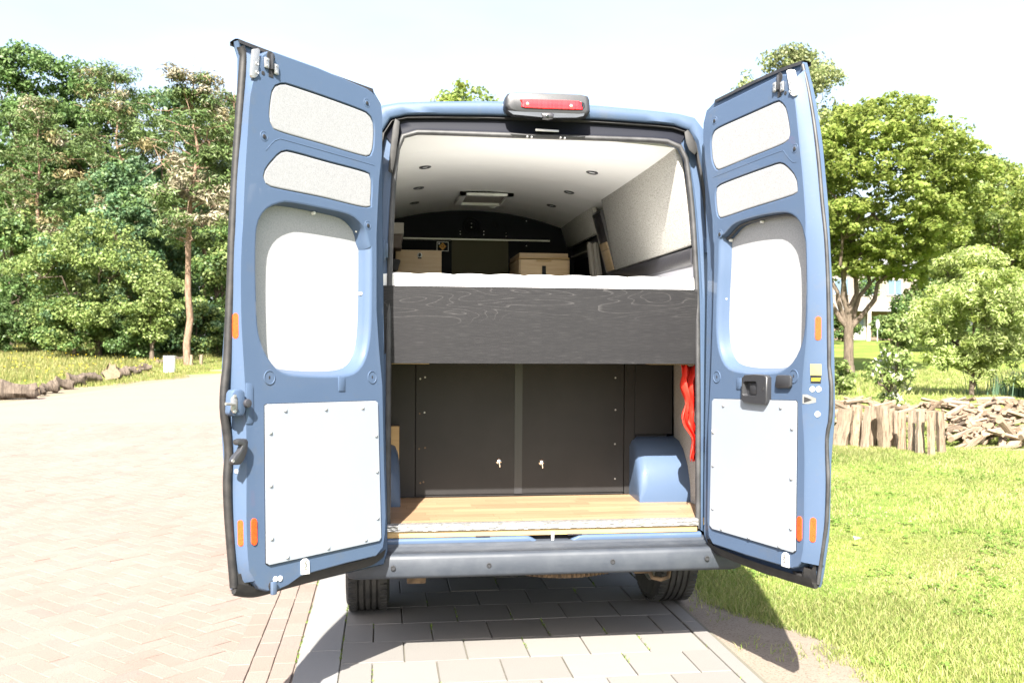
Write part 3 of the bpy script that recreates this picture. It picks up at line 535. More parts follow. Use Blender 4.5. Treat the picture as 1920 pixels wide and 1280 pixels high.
# ================================================================ REAR DOORS (parts of the van)
def door_frame(side, th, al, be):
    al, be = R(al), R(be); a = Vector((-side*math.sin(al), math.sin(be), math.cos(al)))
    Rm = Matrix.Rotation(R(th)*side, 3, a)
    return Rm @ Vector((-side, 0, 0)), Rm @ Vector((0, math.sin(be), math.cos(be))), Rm @ Vector((0, math.cos(be), -math.sin(be)))
def c_(ox, oy, s): return lambda *pts: [(ox+x/s, oy+y/s) for x, y in pts]
L1, L2, L3 = c_(400, 60, 3.047), c_(400, 440, 3.047), c_(400, 740, 3.047)
R4, R5, R6 = c_(1280, 100, 3.369), c_(1280, 440, 3.369), c_(1280, 760, 3.369)
DD = {-1: dict(
    th=131, al=-.5, be=4.7, O=(-.786, -.21, 1.5),
    crease=L1((262, 165), (255, 215), (215, 340), (195, 600), (180, 850), (170, 1100))+L2((165, 0), (158, 200), (160, 480), (172, 700), (183, 900), (188, 1100))+L3((190, 400), (190, 760), (205, 1000), (240, 1062)),
    edge=L1((165, 105), (172, 200), (170, 310), (146, 560), (122, 830), (110, 1130))+L2((106, 30), (100, 230), (95, 500), (92, 720), (97, 900), (102, 1120))+L3((105, 420), (106, 760), (122, 960), (150, 1075)),
    bottom=[(487, 1101), (502, 1106)]+L3((380, 1103), (430, 1080), (500, 1030), (560, 1010), (760, 955), (930, 915), (968, 868), (980, 790)),
    hinge=L3((984, 690), (975, 420))+L2((965, 860), (945, 640), (932, 430), (932, 200), (932, 0))+L1((946, 850), (963, 690), (966, 490), (962, 448), (950, 410), (932, 376), (908, 350)),
    top=L1((880, 330), (600, 210), (350, 120), (310, 118), (285, 135)),
    p1=L1((328, 380), (345, 315), (390, 293), (430, 298), (650, 372), (860, 450), (900, 480), (920, 530), (918, 650), (903, 698), (872, 712), (620, 640), (380, 570), (335, 535), (320, 480)),
    p2=L1((286, 825), (300, 778), (340, 728), (385, 685), (440, 680), (660, 740), (870, 797), (903, 825), (908, 880), (903, 965), (878, 1004), (620, 945), (340, 888), (300, 862)),
    win=L1((248, 1120), (278, 1040), (322, 998), (380, 976), (440, 972), (620, 1005), (770, 1040), (830, 1078), (872, 1135), (893, 1230))+L2((902, 60), (902, 330), (895, 560), (870, 700), (820, 778), (740, 806), (560, 808), (400, 790), (330, 730), (280, 640), (252, 520), (243, 300))+L1((241, 1290)),
    panel=L3((295, 62), (310, 53), (925, 34), (938, 44), (957, 815), (946, 833), (318, 971), (303, 960)),
    rivets=L2((408, 997), (640, 990), (850, 983), (323, 1125), (927, 1142))+L3((325, 512), (330, 815), (420, 920), (653, 868), (867, 822), (936, 698), (932, 432)),
    buttons=L1((582, 1033), (825, 1137))+L2((850, 337)), clips=L1((877, 405), (290, 595), (883, 1103)), plugs=L2((320, 815), (907, 813)),
    refl=[L2((110, 450), (143, 445), (141, 590), (112, 595)), L3((140, 714), (168, 714), (170, 862), (144, 864)), L3((218, 706), (248, 704), (250, 856), (220, 858))],
    topbr=L1((228, 98), (258, 94), (268, 105), (256, 250), (240, 263), (224, 262), (217, 245)), botbr=L3((507, 1026), (506, 950), (517, 936), (535, 934), (549, 945), (552, 1022)),
    seal=[(449, 88), (455, 100), (453, 135), (446, 230), (440, 320), (434, 430), (431, 520), (427, 610), (424, 680), (419, 725), (418, 770), (424, 815), (427, 850), (424, 900), (426, 960), (432, 1040), (437, 1100)],
    bseal=[(438, 1108), (480, 1112), (540, 1096), (620, 1074), (690, 1056), (716, 1040)],
    skin=[(443, 77), (575, 128), (686, 166), (702, 177), (711, 195), (714, 225), (716, 600), (724, 1035), (716, 1057), (600, 1085), (480, 1117), (437, 1113), (431, 1000), (425, 880), (419, 790), (419, 720), (426, 600), (432, 470), (440, 320), (449, 180), (450, 95)],
    seam=L1((135, 662), (300, 677), (345, 625), (375, 614), (420, 620), (920, 762)), mech=L1((328, 190))[0], mech2=L3((345, 1085))[0]),
 1: dict(
    th=104.5, al=-.5, be=3.9, O=(.77, -.14, 1.5),
    crease=R4((690, 180), (700, 250), (712, 330), (735, 560), (757, 780), (775, 1030))+R5((775, 0), (788, 260), (790, 440), (782, 640), (762, 850), (752, 1050))+R6((768, 260), (767, 560), (765, 860), (745, 985)),
    edge=R4((772, 105), (785, 180), (802, 270), (838, 540), (858, 740), (882, 1010))+R5((898, 0), (912, 260), (915, 460), (912, 700), (924, 880), (924, 1060))+R6((905, 270), (901, 560), (893, 840), (868, 1010)),
    bottom=R6((725, 1012), (690, 1022), (560, 985), (400, 938), (190, 868), (165, 820)),
    hinge=R6((156, 720), (160, 400))+R5((162, 1200), (178, 900), (190, 560), (198, 300), (200, 60))+R4((192, 1180), (188, 1050), (163, 850), (140, 650), (135, 480), (138, 440), (148, 405), (166, 374), (192, 350)),
    top=R4((300, 298), (560, 170), (610, 142), (645, 140), (670, 155)),
    p1=R4((176, 560), (190, 500), (230, 465), (400, 388), (570, 312), (602, 298), (635, 320), (655, 360), (676, 480), (672, 530), (632, 573), (430, 655), (225, 738), (205, 722), (184, 680)),
    p2=R4((205, 880), (212, 845), (250, 820), (400, 762), (560, 705), (615, 690), (660, 715), (710, 775), (724, 845), (716, 885), (630, 918), (430, 980), (240, 1042), (218, 1022), (208, 960)),
    win=R4((262, 1140), (300, 1095), (345, 1065), (480, 1025), (600, 1005), (660, 1005), (715, 1035), (755, 1100), (772, 1190))+R5((775, 20), (780, 220), (778, 420), (770, 600), (740, 720), (690, 810), (620, 862), (520, 875), (370, 868), (280, 835), (232, 740), (215, 600), (218, 400), (228, 200), (235, 20)),
    panel=R5((188, 1050), (200, 1036), (712, 1048), (722, 1062))+R6((712, 915), (698, 927), (190, 778), (172, 755)),
    rivets=R5((260, 1072), (623, 1085), (695, 1218), (195, 1240))+R6((195, 372), (690, 455), (193, 643), (688, 770), (248, 772), (420, 826), (613, 882)),
    buttons=R4((490, 1062), (293, 1180))+R5((267, 405)), clips=R4((202, 425), (708, 600), (235, 1140)), plugs=R5((217, 897), (702, 893)),
    refl=[R5((838, 515), (876, 517), (874, 667), (838, 665)), R6((723, 698), (750, 700), (749, 855), (722, 853)), R6((806, 707), (845, 707), (838, 862), (803, 860))],
    topbr=R4((655, 112), (668, 103), (693, 103), (700, 110), (716, 245), (710, 265), (698, 272), (682, 262), (676, 245)), botbr=R6((622, 1012), (625, 940), (636, 927), (652, 928), (665, 945), (668, 1024)),
    seal=[(1507, 122), (1518, 170), (1528, 228), (1537, 300), (1544, 380), (1551, 450), (1555, 540), (1557, 640), (1557, 690), (1561, 720), (1560, 780), (1553, 815), (1553, 850), (1555, 900), (1552, 980), (1546, 1020), (1536, 1094)],
    bseal=[(1332, 1010), (1340, 1030), (1400, 1056), (1470, 1080), (1530, 1098)],
    skin=[(1508, 117), (1440, 142), (1350, 189), (1333, 200), (1325, 214), (1321, 240), (1330, 500), (1324, 900), (1324, 1010), (1334, 1034), (1440, 1076), (1536, 1101), (1550, 1000), (1553, 860), (1560, 780), (1559, 690), (1556, 560), (1547, 380), (1536, 260), (1521, 170)],
    seam=R4((190, 785), (600, 625), (640, 628), (690, 685), (720, 685), (858, 680)), mech=R4((612, 205))[0], mech2=None)}
def tri_fill(bm, loops3):
    es = []
    for lp in loops3:
        vs_ = [bm.verts.new(p) for p in lp]
        for i in range(len(vs_)): es.append(bm.edges.new((vs_[i], vs_[(i+1) % len(vs_)])))
    bmesh.ops.triangle_fill(bm, use_beauty=True, use_dissolve=False, edges=es)
def make_door(side, D):
    U, V, W = door_frame(side, D['th'], D['al'], D['be']); W = -W if False else W
    O = Vector(D['O'])
    if (CAM-O).dot(W) < 0: W = -W
    def uv(px, w=0):
        p = on_plane(*px, O+W*w, W)-O; return Vector((p.dot(U), p.dot(V)))
    s = -1 if U.cross(V).dot(W) < 0 else 1          # local x axis is s*U so that the frame stays right handed
    Mw = Matrix.Translation(O) @ Matrix((U*s, V, W)).transposed().to_4x4()
    P3 = lambda q, w=0: (s*q[0], q[1], w)
    TW = .052
    cre = resample([(*uv(p), 0) for p in D['crease']], 40, False)[:, :2]; edg = resample([(*uv(p, -TW), 0) for p in D['edge']], 40, False)[:, :2]
    main = [Vector(p) for p in cre]+[uv(p) for p in D['bottom']]+[uv(p) for p in D['hinge']]+[uv(p) for p in D['top']]
    rs = lambda pts, n=48, w=0: [Vector(p[:2]) for p in resample([(*uv(q, w), 0) for q in pts], n)]
    h1, h2, win = rs(D['p1']), rs(D['p2']), rs(D['win'], 72)
    bm = bmesh.new()
    def inset(lp, d):
        n = len(lp); out = []
        area = sum(lp[i].x*lp[(i+1) % n].y-lp[(i+1) % n].x*lp[i].y for i in range(n)); sg = 1 if area > 0 else -1
        for i in range(n):
            t = (lp[(i+1) % n]-lp[i-1]).normalized(); nn = Vector((-t.y, t.x))*sg; out.append(lp[i]+nn*d)
        return out
    tri_fill(bm, [[P3(p) for p in main]]+[[P3(p) for p in inset(h, -.004)] for h in (h1, h2)]+[[P3(p) for p in inset(win, -.006)]])
    me = bpy.data.meshes.new('door'); bm.to_mesh(me); bm.free()
    m = MB(); m.v = [tuple(v.co) for v in me.vertices]; m.f = [tuple(p.vertices) for p in me.polygons]; bpy.data.meshes.remove(me)
    for h in (h1, h2): m.loft([[P3(p) for p in inset(h, -.004)], [P3(p, -.0015) for p in inset(h, -.001)], [P3(p, -.005) for p in h], [P3(p, -.022) for p in h]])
    # deep recess of the big window: wide soft flank on the hinge side and below, steep towards the free edge and top
    wc = sum(win, Vector((0, 0)))/len(win); dep = []
    wi = inset(win, 1.0)
    for p, q in zip(win, wi):
        n_ = (q-p); k = max(0, n_.x)*1.0+max(0, n_.y)*.8; dep.append((n_, .010+.017*min(1, k)))
    prof_ = ((-.006, 0), (.0, -.0015), (.25, -.009), (.55, -.027), (.8, -.046), (1.0, -.056))
    m.loft([[P3(p+n_*(f*d if f >= 0 else f), w) for p, (n_, d) in zip(win, dep)] for f, w in prof_])
    floorloop = [p+n_*d for p, (n_, d) in zip(win, dep)]
    lip = [i for i, (n_, d) in enumerate(dep) if n_.y < -.55 or n_.x < -.75]
    st_ = next(i for i in range(len(win)) if i in lip and (i-1) % len(win) not in lip); lip_pts = []
    while st_ % len(win) in lip and len(lip_pts) < len(win):
        q_ = win[st_ % len(win)]; n_, d = dep[st_ % len(win)]; lip_pts.append(P3(q_+n_*d*.9, -.030)); st_ += 1
    # free edge flank
    cr = [P3(p) for p in cre]; ed = [P3(p, -TW) for p in edg]
    mid = lambda f, b: [tuple(Vector(a)*(1-f)+Vector(c)*f+Vector((0, 0, b))) for a, c in zip(cr, ed)]
    m.loft([cr, mid(.06, .0012), mid(.16, .003), mid(.9, .003), mid(.97, .001), ed, [P3(p, -TW-.02) for p in edg]], closed=False)
    # returns of the top, bottom and hinge edges
    rim = [Vector(cre[-1])]+main[40:]+[Vector(cre[0])]
    cc = sum(rim, Vector((0, 0)))/len(rim)
    m.loft([[P3(p) for p in rim], [P3(p+(p-cc).normalized()*.004, -.003) for p in rim], [P3(p+(p-cc).normalized()*.005, -.01) for p in rim], [P3(p+(p-cc).normalized()*.005, -.07) for p in rim]], closed=False)
    door = m.build('door', PAINT, van, 38); door.matrix_world = Mw
    if side < 0: door['label'] = 'left rear door with lever handle and three orange reflectors'
    else: door['label'] = 'right rear door with black pull handle and yellow sticker'
    def part(mb, name, material, **k): o = mb.build(name, material, door, **k); return o
    sk = [uv(p, -.07) for p in D['skin']]
    skr = [Vector(p[:2]) for p in resample([(*p, 0) for p in sk], 90, soft=False)]
    mb = MB(); mb.loft([[P3(p, w) for p in (skr if w > -.1 else inset(skr, .015))] for w in (-.06, -.066, -.085, -.10)], True, (False, False))
    b2 = bmesh.new(); tri_fill(b2, [[P3(p, -.10) for p in inset(skr, .015)]]); t_ = bpy.data.meshes.new('t'); b2.to_mesh(t_); b2.free()
    mb.add([tuple(v_.co) for v_ in t_.vertices], [tuple(p.vertices) for p in t_.polygons])
    b2 = bmesh.new(); tri_fill(b2, [[P3(p, -.0605) for p in inset(skr, .002)]]); t2 = bpy.data.meshes.new('t'); b2.to_mesh(t2); b2.free()
    mb.add([tuple(v_.co) for v_ in t2.vertices], [tuple(p.vertices) for p in t2.polygons]); part(mb, 'outer_skin', PAINT, sm=35)
    # rubber
    q = [uv(p, -.06) for p in D['seal']]; sp = resample([(*p, 0) for p in q], 60, False)
    mb = MB(); mb.tube([(s*p[0], p[1], -.054) for p in sp], .0165 if side < 0 else .008, 8); part(mb, 'edge_seal', RUBBER if side < 0 else SEALG, sm=60)
    q = [uv(p, -.045) for p in D['bseal']]; sp = resample([(*p, 0) for p in q], 40, False)
    mb = MB(); mb.tube([(s*p[0], p[1], -.045) for p in sp], .012, 8); mb.loft([[(s*p[0], p[1]+dy, w) for p in sp] for dy, w in ((.03, -.02), (.006, -.028), (-.012, -.04), (-.016, -.055))], closed=False); part(mb, 'bottom_seal', RUBBER, sm=50)
    # black rubber along the top edge, folded over the corner
    tl = resample([(*uv(p, -.07), 0) for p in ([(442, 77), (470, 88), (575, 127), (695, 170)] if side < 0 else [(1509, 117), (1470, 131), (1420, 153), (1345, 190)])], 24, False)
    mb = MB(); mb.loft([[(s*p[0], p[1]+dy, w) for p in tl] for dy, w in ((-.012, -.05), (.006, -.056), (.010, -.075), (.004, -.104), (-.012, -.104))], closed=False); part(mb, 'top_seal', RUBBER, sm=50)
    if side > 0:
        sk_ = resample([(*uv(p, -.085), 0) for p in [(1510, 119), (1522, 171), (1538, 262), (1549, 380), (1557, 560), (1560, 690), (1561, 780)]], 50, False)
        mb = MB(); mb.tube([(s*p[0], p[1], -.083) for p in sk_], .006, 6); part(mb, 'edge_trim', RUBBER, sm=60)
    # crumpled rubber corner
    cu, cv = uv(D['bseal'][0 if side < 0 else -1], -.045); sgn = -1
    mb = MB(); pts = []
    for (a, b, w) in ((.0, .0, -.05), (-.06, .005, -.03), (-.12, .02, -.035), (-.15, .035, -.045), (-.11, .04, -.02), (-.07, .035, -.03), (-.045, .07, -.022), (-.02, .06, -.04), (0, .11, -.045)): pts.append((s*(cu+a), cv+b, w))
    mb.add(pts+[(x, y, -.07) for x, y, w in pts], [(0, 1, 7), (1, 5, 6), (1, 6, 7), (1, 2, 4), (1, 4, 5), (2, 3, 4), (0, 7, 8)]+[(i, i+1, i+10, i+9) for i in range(8)]); part(mb, 'corner_seal', RUBBER)
    # fabric panels
    def soft_panel(lp, name, w_top, w_bot, r_=.006, fm_=FABRIC):
        mb = MB(); mb.loft([[P3(p, w_bot) for p in lp], [P3(p, w_top-r_*.6) for p in lp], [P3(p, w_top-r_*.15) for p in inset(lp, r_*.35)], [P3(p, w_top) for p in inset(lp, r_)]])
        b3 = bmesh.new(); tri_fill(b3, [[P3(p, w_top) for p in inset(lp, r_)]]); t3 = bpy.data.meshes.new('t'); b3.to_mesh(t3); b3.free()
        mb.add([tuple(v_.co) for v_ in t3.vertices], [tuple(p.vertices) for p in t3.polygons]); return part(mb, name, fm_, sm=12)
    soft_panel(inset(h1, .0035), 'fabric_panel', -.003, -.02); soft_panel(inset(h2, .0035), 'fabric_panel', -.003, -.02)
    soft_panel(inset(floorloop, -.004), 'window_panel', -.0545, -.065, .003, FABRIC_W)
    mb = MB(); mb.tube(lip_pts, .0065, 8); part(mb, 'recess_lip', SEALG, sm=60)
    # white lower panel with rivets
    pn = [uv(p, .004) for p in D['panel']]
    cpn = sum(pn, Vector((0, 0)))/len(pn)
    mb = MB(); mb.loft([[P3(p+(p-cpn).normalized()*.0035, .0005) for p in pn], [P3(p+(p-cpn).normalized()*.0035, .0022) for p in pn]], True, (True, True)); part(mb, 'panel_gasket', DARK)
    mb = MB(); mb.loft([[P3(p, .0025) for p in pn], [P3(p, .0065) for p in pn], [P3(p+(cpn-p).normalized()*.002, .0075) for p in pn]], True, (True, True)); part(mb, 'lower_panel', WHITE, sm=12)
    rv = None
    for px in D['rivets']:
        q = uv(px, .008)
        if rv is None:
            mb = MB(); mb.lathe((0, 0, 0), (0, 0, 1), [(.0105, 0), (.0105, .002), (.0085, .005), (.005, .0068), (.001, .0072)], 16); rv = part(mb, 'rivet', RIVET, sm=60); o = rv
        else: o = rv.copy(); COL.objects.link(o); o.parent = door
        o.location = P3(q, .0072)
    bt = None
    for px in D['buttons']:
        q = uv(px, -.035); mb = MB(); mb.lathe(P3(q, -.052), (0, 0, 1), [(.0075, 0), (.0075, .012), (.005, .016), (.001, .017)], 14); part(mb, 'button', RIVET, sm=60)
    for px in D['clips']:
        q = uv(px); mb = MB(); mb.lathe(P3(q, 0), (0, 0, 1), [(.021, .0), (.020, .0012), (.017, .0012), (.0165, .0004), (.012, .0004), (.0115, .0022), (.006, .0024), (.005, .001)], 20); k = part(mb, 'trim_clip', PAINT, sm=50)
        mb = MB(); mb.lathe(P3((q[0]+.001, q[1]-.002), .0045), (0, 0, 1), [(.0085, -.003), (.0075, .0), (.001, .0004)], 12); o = mb.build('clip_pin', RUBBER, door, 50)
    for px in D['plugs']:
        q = uv(px); mb = MB(); mb.lathe(P3(q, 0), (0, 0, 1), [(.029, 0), (.0285, .0025), (.026, .003), (.025, .0008), (.006, .001)], 28); part(mb, 'round_plug', PAINT, sm=35)
        mb = MB(); mb.box((s*q[0]-.0035, q[1]-.006, .0008), (s*q[0]+.0035, q[1]+.006, .0016)); part(mb, 'slot', DARK)
    def flank(px, off=0):
        w = 0
        for _ in range(60):
            q = uv(px, w+off); i = int(np.argmin(np.abs(cre[:, 1]-q[1]))); uc = cre[i, 0]; j = int(np.argmin(np.abs(edg[:, 1]-q[1]))); ue = edg[j, 0]
            w = .7*w-.3*TW*max(0, min(1, (q[0]-uc)/(ue-uc)))
        return Vector((*P3(q, w+off),))
    fn = Vector((s*.65, 0, .76))
    for i, px in enumerate(D['refl']):
        # rounded long strip
        tp_ = flank(((px[0][0]+px[1][0])/2, (px[0][1]+px[1][1])/2), .0035); bp_ = flank(((px[2][0]+px[3][0])/2, (px[2][1]+px[3][1])/2), .0035)
        wa = flank((px[0][0], (px[0][1]+px[3][1])/2), .0035); wb = flank((px[1][0], (px[1][1]+px[2][1])/2), .0035)
        ax_ = (tp_-bp_).normalized(); wv_ = wb-wa; wv_ = wv_-ax_*wv_.dot(ax_); hw_ = max(.011, min(.016, wv_.length/2)); wv_ = wv_.normalized(); lp = []
        for k in range(9): t = math.pi*k/8; lp.append(tp_-ax_*hw_+wv_*hw_*math.cos(t)+ax_*hw_*math.sin(t))
        for k in range(9): t = math.pi*k/8; lp.append(bp_+ax_*hw_-wv_*hw_*math.cos(t)-ax_*hw_*math.sin(t))
        a, b, d = tp_, tp_+wv_, bp_
        nz = (b-a).cross(d-a).normalized(); nz = nz if nz.z > 0 else -nz
        mb = MB(); mb.loft([[p-nz*.004 for p in lp], [p+nz*.0012 for p in lp]], True, (True, True)); part(mb, 'reflector', ORANGE)
    # zinc brackets at top and bottom
    for nm, key in (('hinge_bracket', 'topbr'), ('lower_bracket', 'botbr')):
        q = [uv(p, .006) for p in D[key]]; mb = MB(); mb.loft([[P3(p, -.006) for p in q], [P3(p, .006) for p in q]], True, (True, True)); br = part(mb, nm, ZINC if side < 0 and key == 'topbr' else RIVET, bevel=.0015)
        lo_, hi_ = min(p.y for p in q), max(p.y for p in q); cx_ = sum(p.x for p in q)/len(q)
        for f in (.22, .5) if key == 'topbr' else (.45, .75):
            mb = MB(); mb.lathe(P3((cx_-(0.008 if key == 'topbr' else 0), lo_+(hi_-lo_)*f), .006), (0, 0, 1), [(.009, 0), (.008, .003), (.004, .003), (.003, .0015)], 14); part(mb, 'bracket_screw', ZINC, sm=40)
    # upper latch
    mu, mv = uv(D['mech'])
    mb = MB(); mb.lathe(P3((mu, mv+.035), .0008), (0, 0, 1), [(.022, 0), (.020, .0012)], 18); mb.box((s*mu-.012, mv-.05, .0006), (s*mu+.012, mv+.03, .0018)); part(mb, 'latch_hole', DARK)
    for dx, dy in ((-.026, .0), (.024, -.012)):
        mb = MB(); mb.box((s*mu+dx-.012, mv+dy-.022, .001), (s*mu+dx+.012, mv+dy+.022, .010)); part(mb, 'latch_plate', ZINC, bevel=.004)
        for e in (-.013, .013):
            mb = MB(); mb.lathe((s*mu+dx, mv+dy+e, .010), (0, 0, 1), [(.0055, 0), (.005, .003), (.001, .0032)], 10); part(mb, 'bolt', ZINC, sm=50)
    mb = MB(); mb.box((s*mu-.005, mv-.02, .002), (s*mu+.005, mv+.045, .014)); part(mb, 'latch_pawl', BPLAST, bevel=.002)
    mb = MB(); mb.lathe(P3((mu+.04, mv-.045), .0006), (0, 0, 1), [(.009, 0), (.008, .001)], 12); part(mb, 'drain_hole', DARK)
    # pressed panel bead
    q = resample([(*uv(p), 0) for p in D['seam']][(1 if side < 0 else 0):(None if side < 0 else -1)], 30, False); mb = MB(); mb.loft([[(s*p[0], p[1]+dy, w) for p in q] for dy, w in ((-.002, -.0005), (-.001, .0011), (.001, .0011), (.002, -.0005))], closed=False); part(mb, 'pressed_seam', PAINT, sm=70)
    # pressed bracket outline between plugs
    pb = L2((712, 812), (750, 815), (750, 893), (715, 893)) if side < 0 else R5((342, 905), (372, 905), (372, 975), (342, 975))
    q = [uv(p) for p in pb]; mb = MB(); mb.loft([[P3(p, -.0005) for p in q], [P3(p, .0035) for p in q]], True, (False, True)); part(mb, 'pressed_boss', PAINT, bevel=.0015)
    if side < 0:
        # latch box with pin, knob, lever handle
        q = [uv(p, .0) for p in L2((185, 846), (216, 850), (227, 870), (229, 1060), (218, 1082), (185, 1080))]; mb = MB(); mb.loft([[P3(p, -.001) for p in q], [P3(p, .003) for p in q]], True, (False, True)); part(mb, 'latch_base', PAINT, bevel=.0015)
        q = [uv(p, .02) for p in L2((112, 905), (122, 884), (165, 880), (184, 895), (190, 1000), (180, 1035), (120, 1036), (104, 1020))]; mb = MB(); mb.loft([[P3(p, -.022) for p in q], [P3(p, .018) for p in q]], True, (True, True)); part(mb, 'latch_box', PAINT, bevel=.007)
        q = [uv(p, .02) for p in L2((106, 935), (118, 918), (132, 922), (138, 945), (137, 1005), (128, 1020), (112, 1018), (105, 1000))]; mb = MB(); mb.loft([[P3(p, .012) for p in q], [P3(p, .0215) for p in q]], True, (True, True)); part(mb, 'latch_plate', ZINC, bevel=.002)
        a = uv((441, 757), .03); b = uv((423, 757), .03); mb = MB(); mb.tube([P3(a, .028), P3(b, .030)], [.0065, .0055], 10); part(mb, 'latch_pin', ZINC, sm=50)
        q = uv((460, 756), .01); mb = MB(); mb.lathe(P3(q, .003), (0, 0, 1), [(.010, 0), (.010, .008), (.0165, .011), (.0175, .020), (.015, .026), (.006, .028)], 22); part(mb, 'knob', GREYT, sm=50)
        for dy in (-.028, .03):
            q = uv((440, 757), .021); mb = MB(); mb.lathe(P3((q[0], q[1]+dy), .0215), (0, 0, 1), [(.007, 0), (.006, .003), (.001, .003)], 12); part(mb, 'bolt', CHROME, sm=50)
        q = [uv(p, .02) for p in L3((126, 256), (150, 249), (185, 250), (192, 268), (188, 320), (168, 372), (150, 398), (112, 400), (100, 378), (118, 345), (145, 318), (158, 288), (130, 286))]
        mb = MB(); mb.loft([[P3(p, .002) for p in q], [P3(p, .03) for p in q]], True, (True, True)); part(mb, 'lever_handle', BPLAST, bevel=.006)
        q = uv((437, 864), .03); mb = MB(); mb.lathe(P3(q, .0295), (0, 0, 1), [(.007, 0), (.006, .002), (.003, .001)], 12); part(mb, 'handle_screw', ZINC, sm=40)
        pp = flank(L3((134, 437))[0], .002); mb = MB(); mb.lathe(pp, (.3*s, 0, 1), [(.009, -.004), (.008, .003), (.001, .004)], 12); part(mb, 'button', RIVET, sm=50)
        mu, mv = uv(D['mech2']); mb = MB(); mb.lathe(P3((mu+.01, mv), .0008), (0, 0, 1), [(.018, 0), (.017, .0012)], 14); part(mb, 'latch_hole', DARK)
        mb = MB(); mb.box((s*mu-.02, mv-.035, .001), (s*mu+.004, mv+.016, .016)); part(mb, 'latch_catch', PAINT, bevel=.004)
        for px in L3((354, 1052), (381, 1048)):
            q = uv(px); mb = MB(); mb.lathe(P3(q, 0), (0, 0, 1), [(.011, 0), (.011, .003), (.006, .005), (.001, .005)], 14); part(mb, 'button', RIVET, sm=50)
    else:
        hq = R5((372, 905), (390, 884), (450, 880), (518, 886), (532, 900), (530, 1050), (520, 1072), (450, 1066), (382, 1058), (369, 1040))
        o_ = [uv(p, .024) for p in hq]; oc_ = sum(o_, Vector((0, 0)))/len(o_)
        iq = [uv(p, .024) for p in R5((382, 935), (395, 924), (462, 924), (470, 935), (470, 1008), (460, 1016), (385, 1016), (378, 1004))]
        bmq = bmesh.new(); tri_fill(bmq, [[P3(p, .026) for p in [oc_+(p-oc_)*.96 for p in o_]], [P3(p, .026) for p in iq]]); t4 = bpy.data.meshes.new('t'); bmq.to_mesh(t4); bmq.free()
        mb = MB(); mb.add([tuple(v_.co) for v_ in t4.vertices], [tuple(p.vertices) for p in t4.polygons])
        mb.loft([[P3(oc_+(p-oc_)*f, w) for p in o_] for f, w in ((1.0, 0), (1.0, .018), (.985, .024), (.96, .026))])
        ic_ = sum(iq, Vector((0, 0)))/len(iq); mb.loft([[P3(p, .026) for p in iq], [P3(ic_+(p-ic_)*.97, .023) for p in iq], [P3(ic_+(p-ic_)*.9, .004) for p in iq]], True, (False, True)); part(mb, 'pull_handle', BPLAST, sm=40)
        gq = [uv(p, .028) for p in R5((408, 938), (466, 932), (468, 1010), (412, 1010))]; mb = MB(); mb.loft([[P3(p, .006) for p in gq], [P3(p, .016) for p in gq]], True, (True, True)); part(mb, 'handle_flap', BPLAST, bevel=.003)
        q = uv(R5((509, 972))[0], .024); mb = MB(); mb.lathe(P3(q, .0255), (0, 0, 1), [(.009, 0), (.008, .0015), (.004, .001)], 14); part(mb, 'handle_screw', DARK, sm=40)
        q = [uv(p, .02) for p in R5((578, 893), (590, 884), (662, 886), (673, 896), (672, 955), (664, 968), (582, 968), (574, 960))]; mb = MB(); mb.loft([[P3(p, 0) for p in q], [P3(p, .014) for p in q]], True, (True, True)); part(mb, 'square_cap', BPLAST, bevel=.006)
        YST = mat('yellow_sticker', (.42, .34, .10), .5); BST = mat('black_sticker', (.012, .012, .012), .4); YTX = mat('yellow_print', (.85, .62, .06), .4)
        def fl_quad(px, off, name, material):
            p = [flank(x, off) for x in px]; mb = MB(); n_ = (p[1]-p[0]).cross(p[3]-p[0]).normalized(); n_ = n_ if n_.z > 0 else -n_
            mb.loft([[x-n_*.0005 for x in p], [x for x in p]], True, (True, True)); part(mb, name, material)
        fl_quad(R5((806, 816), (876, 818), (876, 888), (807, 886)), .0045, 'sticker', YST); fl_quad(R5((807, 886.5), (876, 888.5), (872, 938), (808, 936)), .0045, 'sticker', BST)
        fl_quad(R5((822, 838), (846, 838), (858, 850), (846, 853)), .0055, 'sticker_mark', YTX); fl_quad(R5((828, 846), (846, 846), (846, 866), (828, 866)), .0055, 'sticker_mark', YTX)
        for k in range(8): fl_quad(R5((813+k*7.4, 905), (818.6+k*7.4, 905), (818.6+k*7.4, 911), (813+k*7.4, 911)), .0055, 'sticker_letter', YTX)
        for k in range(11): fl_quad(R5((813+k*5.2, 918), (816.4+k*5.2, 918), (816.4+k*5.2, 922), (813+k*5.2, 922)), .0055, 'sticker_letter', YTX)
        for px in R5((820, 975), (860, 975), (852, 1133)):
            pp = flank(px, .002); mb = MB(); mb.lathe(pp, (.3*s, 0, 1), [(.012, -.004), (.011, .003), (.005, .004), (.004, .002)], 16); part(mb, 'screw', RIVET, sm=40)
        fl_quad(R5((757, 1008), (785, 1008), (842, 1032), (842, 1058), (795, 1068), (757, 1066)), .004, 'lock_plate', ZINC); fl_quad(R5((766, 1022), (790, 1030), (815, 1042), (790, 1052), (766, 1060)), .0055, 'lock_hole', DARK)
    return door
make_door(-1, DD[-1]); make_door(1, DD[1])
for px, hz_ in (((720, 470), 0), ((1332, 835), 0), ((1334, 460), 0)):   # hinge bodies on the jambs
    c = rear(*px, .0); m = MB(); m.box((c.x-.02, c.y-.02, c.z-.035), (c.x+.02, c.y+.05, c.z+.035)); m.tube([(c.x, c.y-.022, c.z-.05), (c.x, c.y-.022, c.z+.05)], .008, 8); m.build('door_hinge', BPLAST if px[1] == 835 else PAINT, van, bevel=.003)
